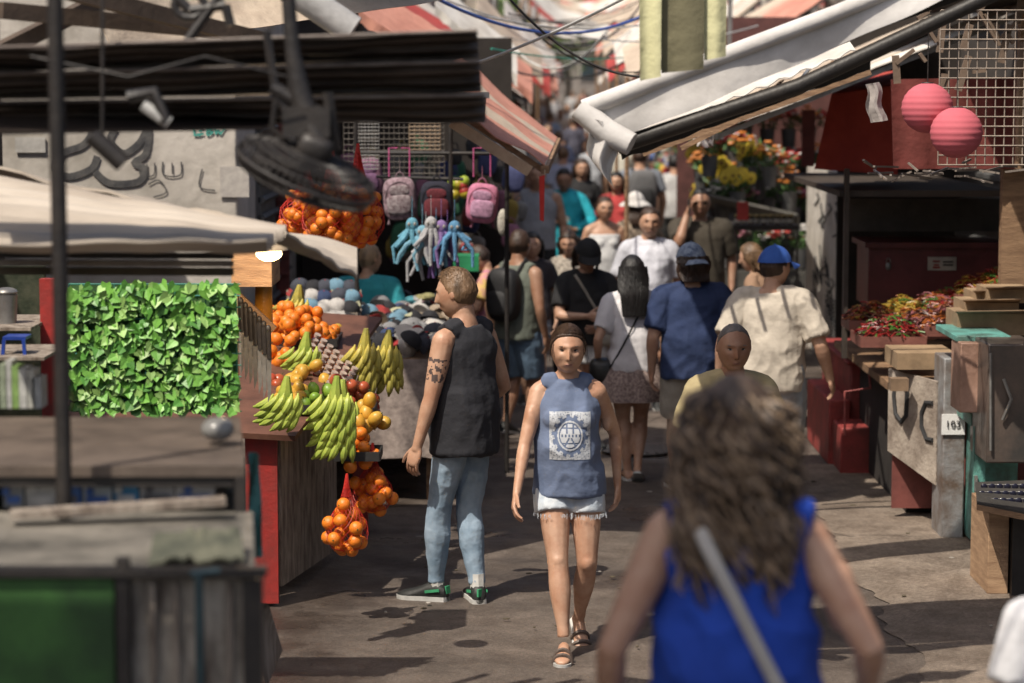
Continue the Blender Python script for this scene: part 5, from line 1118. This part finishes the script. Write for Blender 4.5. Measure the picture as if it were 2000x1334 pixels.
# ================= PEOPLE
J1=cloth('denim_light',(.30,.39,.49),(.17,.25,.34),5); J2=cloth('denim_pale',(.60,.64,.68),(.44,.51,.59),12); KH=cloth('khaki',(.38,.34,.28)); J3=cloth('denim_grey',(.34,.38,.42))
def C(n,c): return cloth('c_'+n,c)
def emblem(u,v):
    r=math.hypot(u,v); a=math.atan2(v,u)
    if abs(u)>.97 or abs(v)>.97: return None
    if .74<=r<.86: return None if math.sin(a*14)>.1 else (0 if nz(u*22,v*22,4)>-.28 else None)
    if .60<r<.74: return None
    if .53<r<=.60: return 0
    if .47<r<=.53: return None
    if r<=.47:
        if abs(v)<.09: return None if (abs(v)<.05 and math.sin(u*38)>.2) else 0
        if v>.09: return None if abs(abs(u)-.16)<.045 or abs(v-.30)<.035 else 0
        return None if abs(u+v*.6)<.04 or abs(u-v*.6)<.04 or abs(v+.3)<.03 else 0
    return 0 if nz(u*22,v*22,4)>-.28 else None
SLB=cloth('slate_blue',(.135,.175,.275),(.10,.135,.225))
person(1112,630,11.75,182,'person in slate blue sleeveless top and white shorts walking','tan',dict(k='tank',m=SLB,hem=.482,off=.009,amp=.008,strap=.66,tw=.86,loose=.7,print=(emblem,72,-.062,.066,.60,.75,[cloth('print_white',(.50,.53,.58))])),dict(k='shorts',m=J2,t=.175,off=.004,fl=.006,fray=1),('tied','brown'),True,feet=[(.030,.15,-.12,0),(-.040,-.12,.14,.70)],hands=[(.165,.12,.508,(.7,-1,-.2)),(-.155,-.07,.506,(-.7,-1,-.2))],shoe='sandal',q=2,hp=3,sway=.015,bld=.96,shw=.97)
person(905,522,12.85,54,'person in black sleeveless shirt and jeans with tattooed arm','tan',dict(k='tank',m=cloth('black_cotton',(.020,.021,.028)),hem=.46,off=.009,amp=.008),dict(k='pants',m=J1,off=.001),('short','sandy'),feet=[(.055,-.06,-.75,0),(-.065,.07,.30,0)],hands=[(.15,.10,.56),(-.165,.05,.480)],shoe='green',q=2,hp=6,hy=14,leg=.90)
CB_=person(1440,756,5.35,-6,'person with curly brown hair in cobalt blue sleeveless top','tan',dict(k='tank',m=cloth('cobalt',(.012,.062,.42),(.008,.042,.30)),hem=.45,off=.012,amp=.012,strap=.92),dict(k='pants',m=J3),('curly','curly'),True,q=2,H=1.64,zoff=0,bld=1.0,hands=[(.185,.05,.57),(-.175,.02,.52)])
strap(CB_,(-.045,.815),(.12,.50),cloth('strap_pale',(.50,.48,.45)),'pale crossbody bag strap over a blue top',(-.02,.12,.09),.010,.036,.7)
person(1432,628,11.9,184,'person with grey hair in pale yellow tee walking','dark',dict(k='tee',m=C('paleyellow',(.46,.38,.21)),hem=.49,sl=.36,amp=.006),dict(k='shorts',m=KH,t=.42),('bald','grey'),feet=[(.05,.08,-.1,0),(-.05,-.06,.1,.3)],q=2,hp=4)
person(1510,478,15.7,-14,'person in cream tee and blue cap walking away','tan',dict(k='tee',m=C('cream',(.56,.50,.42)),hem=.465,sl=.40,off=.012,amp=.008,loose=.6),dict(k='shorts',m=J3,t=.47,off=.014),('short','brown'),feet=[(.06,.08,-.1,0),(-.06,-.08,.1,.4)],hands=[(.22,.03,.51),(-.20,-.02,.50)],hy=-35,hat=('cap',cloth('capblue',(.03,.10,.40))),q=2,bld=1.14,shoe='white')
person(1352,472,16.4,4,'person in navy tee and patterned cap walking away','tan',dict(k='tee',m=C('navy',(.022,.04,.11)),hem=.47,sl=.38,off=.013,amp=.008),dict(k='shorts',m=KH,t=.44,off=.012),('wavy','brown',.95),feet=[(.055,-.06,-.1,.3),(-.055,.06,.1,0)],hat=('cap',cloth('cap_pattern',(.30,.36,.45),(.07,.10,.18),30),1),q=1,bld=1.1,hy=12)
P=person(1236,498,16.8,3,'person with long black hair in white tee and floral skirt','tan',dict(k='tee',m=C('white',(.70,.68,.70)),hem=.50,sl=.36,off=.010,amp=.008,loose=.5),dict(k='skirt',m=mat('floral',(.36,.28,.25),.9,(.12,.08,.075),60,.3),hem=.37),('long','black',2.6),True,feet=[(.03,-.03,-.1,.5),(-.02,.05,.1,0)],hands=[(.145,.02,.49),(-.15,.03,.52)],shoe='sandal',q=1,hp=5)
strap(P,(.06,.83),(-.105,.52),mat('leather_black',(.02,.02,.02),.4),'black leather crossbody bag on thin strap',(.0,.10,.09),.005)
P=person(1012,448,19.1,-38,'person in grey green sleeveless shirt with a black backpack','dark',dict(k='tank',m=C('greygreen',(.15,.17,.14)),hem=.48,off=.012),dict(k='shorts',m=cloth('denim_dark',(.12,.19,.28)),t=.47,off=.012),('short','brown'),feet=[(.05,.05,-.1,0),(-.05,-.05,.1,.2)],hy=12,bld=1.05)
backpack(P,mat('nylon_black',(.02,.02,.022),.6),'black nylon backpack worn over both shoulders',1.05)
P=person(1145,458,18.4,190,'person in black tee and black cap checking a wristwatch','tan',dict(k='tee',m=C('black2',(.02,.02,.022)),hem=.50,sl=.36,off=.013),dict(k='shorts',m=C('whiteshort',(.6,.6,.6)),t=.22,off=.010),('long','brown',1.4),True,hands=[(.02,.14,.645,(1,-.3,-.8)),(-.05,.13,.60,(-1,-.3,-.5))],hat=('cap',C('blackcap',(.015,.015,.016))),hp=22,bld=1.08)
strap(P,(.06,.83),(-.09,.56),C('bagcream',(.45,.42,.36)),'cream canvas crossbody bag',(.06,.10,.07),.008)
person(962,475,20.2,78,'person in tie dye tee browsing the caps table','tan',dict(k='tee',m=mat('tiedye',(.66,.46,.14),.9,(.46,.12,.34),7,.3),hem=.48,off=.014),dict(k='shorts',m=C('dk',(.03,.03,.03)),t=.40),('short','brown'),True,hands=[(.12,.20,.62),(-.12,.20,.60)],hp=22,lean=.1)
person(1268,402,20.6,184,'person in white tee walking toward the viewer','tan',dict(k='tee',m=C('white2',(.64,.65,.72)),hem=.47,sl=.40,off=.017,amp=.008),dict(k='shorts',m=C('dks',(.05,.05,.06)),t=.44),('tied','brown'),False,feet=[(.05,.06,-.1,0),(-.05,-.05,.1,.3)],hp=2)
person(1368,366,22.6,178,'person in dark olive tee and sunglasses holding a phone','dark',dict(k='tee',m=C('olive',(.055,.045,.032)),hem=.47,sl=.42,off=.016),dict(k='shorts',m=C('dks2',(.06,.06,.05)),t=.44),('short','black'),hands=[(.075,.10,.868,(.35,.1,-1)),None],shades=True,bld=1.18,hp=4)
mb=MB(); mb.box(at(1346,404,22.42),(.02,.07,.14)); mb.obj('phone',[BLK],label='black phone held to the ear',category='phone')
person(1180,382,24,192,'person in strapless white top walking','tan',dict(k='strapless',m=C('white3',(.6,.6,.6)),hem=.52),dict(k='shorts',m=C('denimb',(.15,.2,.3)),t=.25),('tied','brown'),True)
person(1242,374,24.5,10,'person in leopard dress and white bucket hat','tan',dict(k='tee',m=mat('leopard',(.38,.30,.22),.9,(.05,.04,.035),70,.2),hem=.36,sl=.4,off=.018,name='dress'),None,('long','brown',1.5),True,hat=('bucket',C('whitehat',(.58,.56,.54))),hands=[(.14,.25,.75),None])
person(1102,326,28,176,'person wrapped in a bright turquoise shawl','dark',dict(k='long',m=C('turq',(.02,.42,.52)),hem=.40,off=.024,amp=.01,name='shawl'),dict(k='pants',m=C('dk3',(.03,.03,.04))),('short','black'),True,hands=[(.05,.12,.66,(1,-.2,-.8)),(-.08,.12,.60,(-1,-.2,-.6))],hp=15,bld=1.1)
person(1136,309,31,188,'person with long dark hair in a black top','tan',dict(k='tee',m=C('black4',(.02,.02,.022)),hem=.5),dict(k='pants',m=C('dk4',(.04,.04,.05))),('wavy','brown',2.6),True)
P=person(1250,285,31.5,8,'person walking away wearing a grey backpack','tan',dict(k='tee',m=C('steel',(.20,.22,.26)),hem=.48),dict(k='shorts',m=C('dkblue',(.05,.06,.09)),t=.44),('short','brown'),bld=1.1)
backpack(P,C('greypack',(.15,.15,.155)),'grey backpack with dark straps',1.2)
person(1318,300,33,0,'person in black shorts and white shirt walking away','tan',dict(k='tee',m=C('white6',(.5,.5,.5)),hem=.50),dict(k='shorts',m=C('blk6',(.02,.02,.02)),t=.35),('short','black'),feet=[(.06,.09,0,0),(-.06,-.08,0,.4)],shoe='white')
person(1205,335,29,170,'person in a red top among the crowd','tan',dict(k='tee',m=C('redtop',(.45,.05,.05)),hem=.48),dict(k='shorts',m=C('den7',(.2,.25,.3)),t=.3),('long','black',1.8),True)
person(1048,318,26.5,182,'person in grey sleeveless shirt and black shorts','tan',dict(k='tank',m=C('grey8',(.34,.35,.38)),hem=.5,off=.012),dict(k='shorts',m=C('blk8',(.02,.02,.02)),t=.44),('short','black'),bld=1.1)
person(1040,452,21,178,'person with sunglasses on head in black top','tan',dict(k='tee',m=C('blk9',(.03,.025,.03)),hem=.5),dict(k='shorts',m=C('dn9',(.12,.15,.2)),t=.4),('long','black',1.8),True)
person(1112,448,21.5,170,'person with dark curls in patterned blouse','tan',dict(k='long',m=mat('dots',(.50,.45,.38),.9,(.10,.08,.07),60),hem=.5,off=.014),dict(k='pants',m=C('dn10',(.04,.04,.05))),('wavy','brown',1.5),True,hp=12)
person(1505,470,19.3,60,'person with auburn hair leaning at the stall','tan',dict(k='tee',m=C('tan11',(.32,.20,.13)),hem=.48),dict(k='shorts',m=C('dn11',(.05,.05,.05)),t=.4),('wavy','sandy',1.2),True,lean=.25)
person(718,490,18.6,-20,'person with short blond hair in teal tee tending caps','tan',dict(k='tee',m=C('teal12',(.03,.32,.38)),hem=.48,sl=.4,off=.02),dict(k='pants',m=C('dk12',(.03,.03,.03))),('short','blond'),True,hy=-25,bld=1.35,H=1.54)
person(2095,1010,6.2,5,'person in a white tee at the street edge','tan',dict(k='tee',m=C('white13',(.66,.66,.68)),hem=.47,sl=.42,off=.018),dict(k='pants',m=J3),('short','brown'),q=1,H=1.20)
far=[(1052,225,52,(.6,.6,.62)),(1108,188,70,(.65,.65,.65)),(1160,140,80,(.5,.45,.4)),(1186,148,76,(.35,.33,.18)),(1075,232,60,(.35,.45,.62)),(1090,262,44,(.3,.4,.6)),(1062,196,82,(.55,.55,.58)),(1132,172,88,(.6,.58,.55)),(1148,178,92,(.1,.1,.12)),(1175,170,95,(.55,.55,.55)),(1100,290,36,(.45,.5,.65)),(1070,250,48,(.45,.12,.1)),(1185,230,58,(.5,.4,.35)),(1120,240,55,(.1,.1,.14)),(1095,205,64,(.6,.5,.4)),(1145,200,66,(.3,.1,.1)),(1165,215,62,(.6,.6,.6)),(1040,240,47,(.2,.25,.35)),(1200,200,70,(.15,.15,.15)),(1215,260,42,(.6,.58,.5)),(1155,270,40,(.4,.42,.45)),(1118,160,100,(.5,.5,.5)),(1140,158,104,(.4,.2,.2)),(1080,170,90,(.6,.6,.62)),(1205,165,85,(.4,.45,.5)),(1128,215,74,(.65,.62,.6)),(1060,265,41,(.55,.5,.45)),(1180,255,46,(.2,.3,.4))]
for k,(px,top,Y,c) in enumerate(far):
    person(px,top,Y,R.choice((0,180,175,5,20)),'distant person strolling down the market street','tan',dict(k='tee',m=cloth('farc%d'%k,c),hem=.49,sl=.38),dict(k='shorts' if k%2 else 'pants',m=R.choice([J1,KH,C('fdk',(.05,.05,.06))]),t=.4),('short',R.choice(['black','brown','sandy'])),q=0,feet=[(.05,.06,0,0),(-.05,-.06,0,.2)],H=1.7)
def tree(x,y,h,label):
    z=gz(y); e=MB(); e.tube([(x,y,z),(x+.1,y,z+h*.3),(x-.1,y,z+h*.55)],[.2,.15,.08],8)
    for k in range(5): a=k*1.3; e.tube([(x,y,z+h*.4),(x+math.cos(a)*h*.15,y+math.sin(a)*h*.15,z+h*.6),(x+math.cos(a)*h*.25,y+math.sin(a)*h*.25,z+h*.75)],[.08,.05,.02],5)
    e_=empty('tree',(x,y,z),label=label,category='tree'); e.obj('trunk',[WOODG],e_); m=MB()
    cl=[V((x+R.gauss(0,h*.2),y+R.gauss(0,h*.2),z+h*.7+R.gauss(0,h*.14))) for _ in range(26)]
    for k in range(4200):
        c=R.choice(cl)+V((R.gauss(0,.4),R.gauss(0,.4),R.gauss(0,.35))); a=V((R.uniform(-1,1),R.uniform(-1,1),R.uniform(-1,1)))*.12; b=V((R.uniform(-1,1),R.uniform(-1,1),R.uniform(-1,1)))*.08
        m.add([c-a,c+b,c+a,c-b],[(0,1,2,3)],k%2)
    m.obj('crown',[mat('tree_leaf',(.10,.17,.045)),mat('tree_leaf2',(.16,.22,.07))],e_,recalc=False,smooth=False)
for x,y,h in((1.0,106,7),(4.5,112,8),(2.6,116,6.5),(.2,114,6.5)): tree(x,y,h,'leafy street tree beyond the market stalls')
# ================= LIGHT
sd=V((-.36,-.42,.83)).normalized()
su=bpy.data.lights.new('sun','SUN'); su.energy=5.0; su.angle=math.radians(.5); su.color=(1,.91,.78)
so=bpy.data.objects.new('sun',su); COL.objects.link(so); so.rotation_euler=sd.to_track_quat('Z','Y').to_euler(); so.location=(0,0,20)
w=bpy.data.worlds.new('World'); sc.world=w; w.use_nodes=True; N=w.node_tree.nodes; sk=N.new('ShaderNodeTexSky'); sk.sky_type='NISHITA'; sk.sun_disc=False
sk.sun_elevation=math.asin(sd.z); sk.sun_rotation=math.atan2(sd.x,sd.y); sk.dust_density=4; sk.air_density=1.0
w.node_tree.links.new(sk.outputs[0],N['Background'].inputs[0]); N['Background'].inputs[1].default_value=.12
sc.view_settings.view_transform='Standard'; sc.view_settings.look='None'; sc.view_settings.exposure=0
cd=bpy.data.cameras.new('Camera'); co=bpy.data.objects.new('Camera',cd); COL.objects.link(co); co.location=(0,0,CH); co.rotation_euler=(pi/2-TH,0,0)
cd.lens=85; cd.sensor_width=36; cd.clip_end=1000; cd.dof.use_dof=True; cd.dof.focus_distance=12.4; cd.dof.aperture_fstop=2.2
sc.camera=co
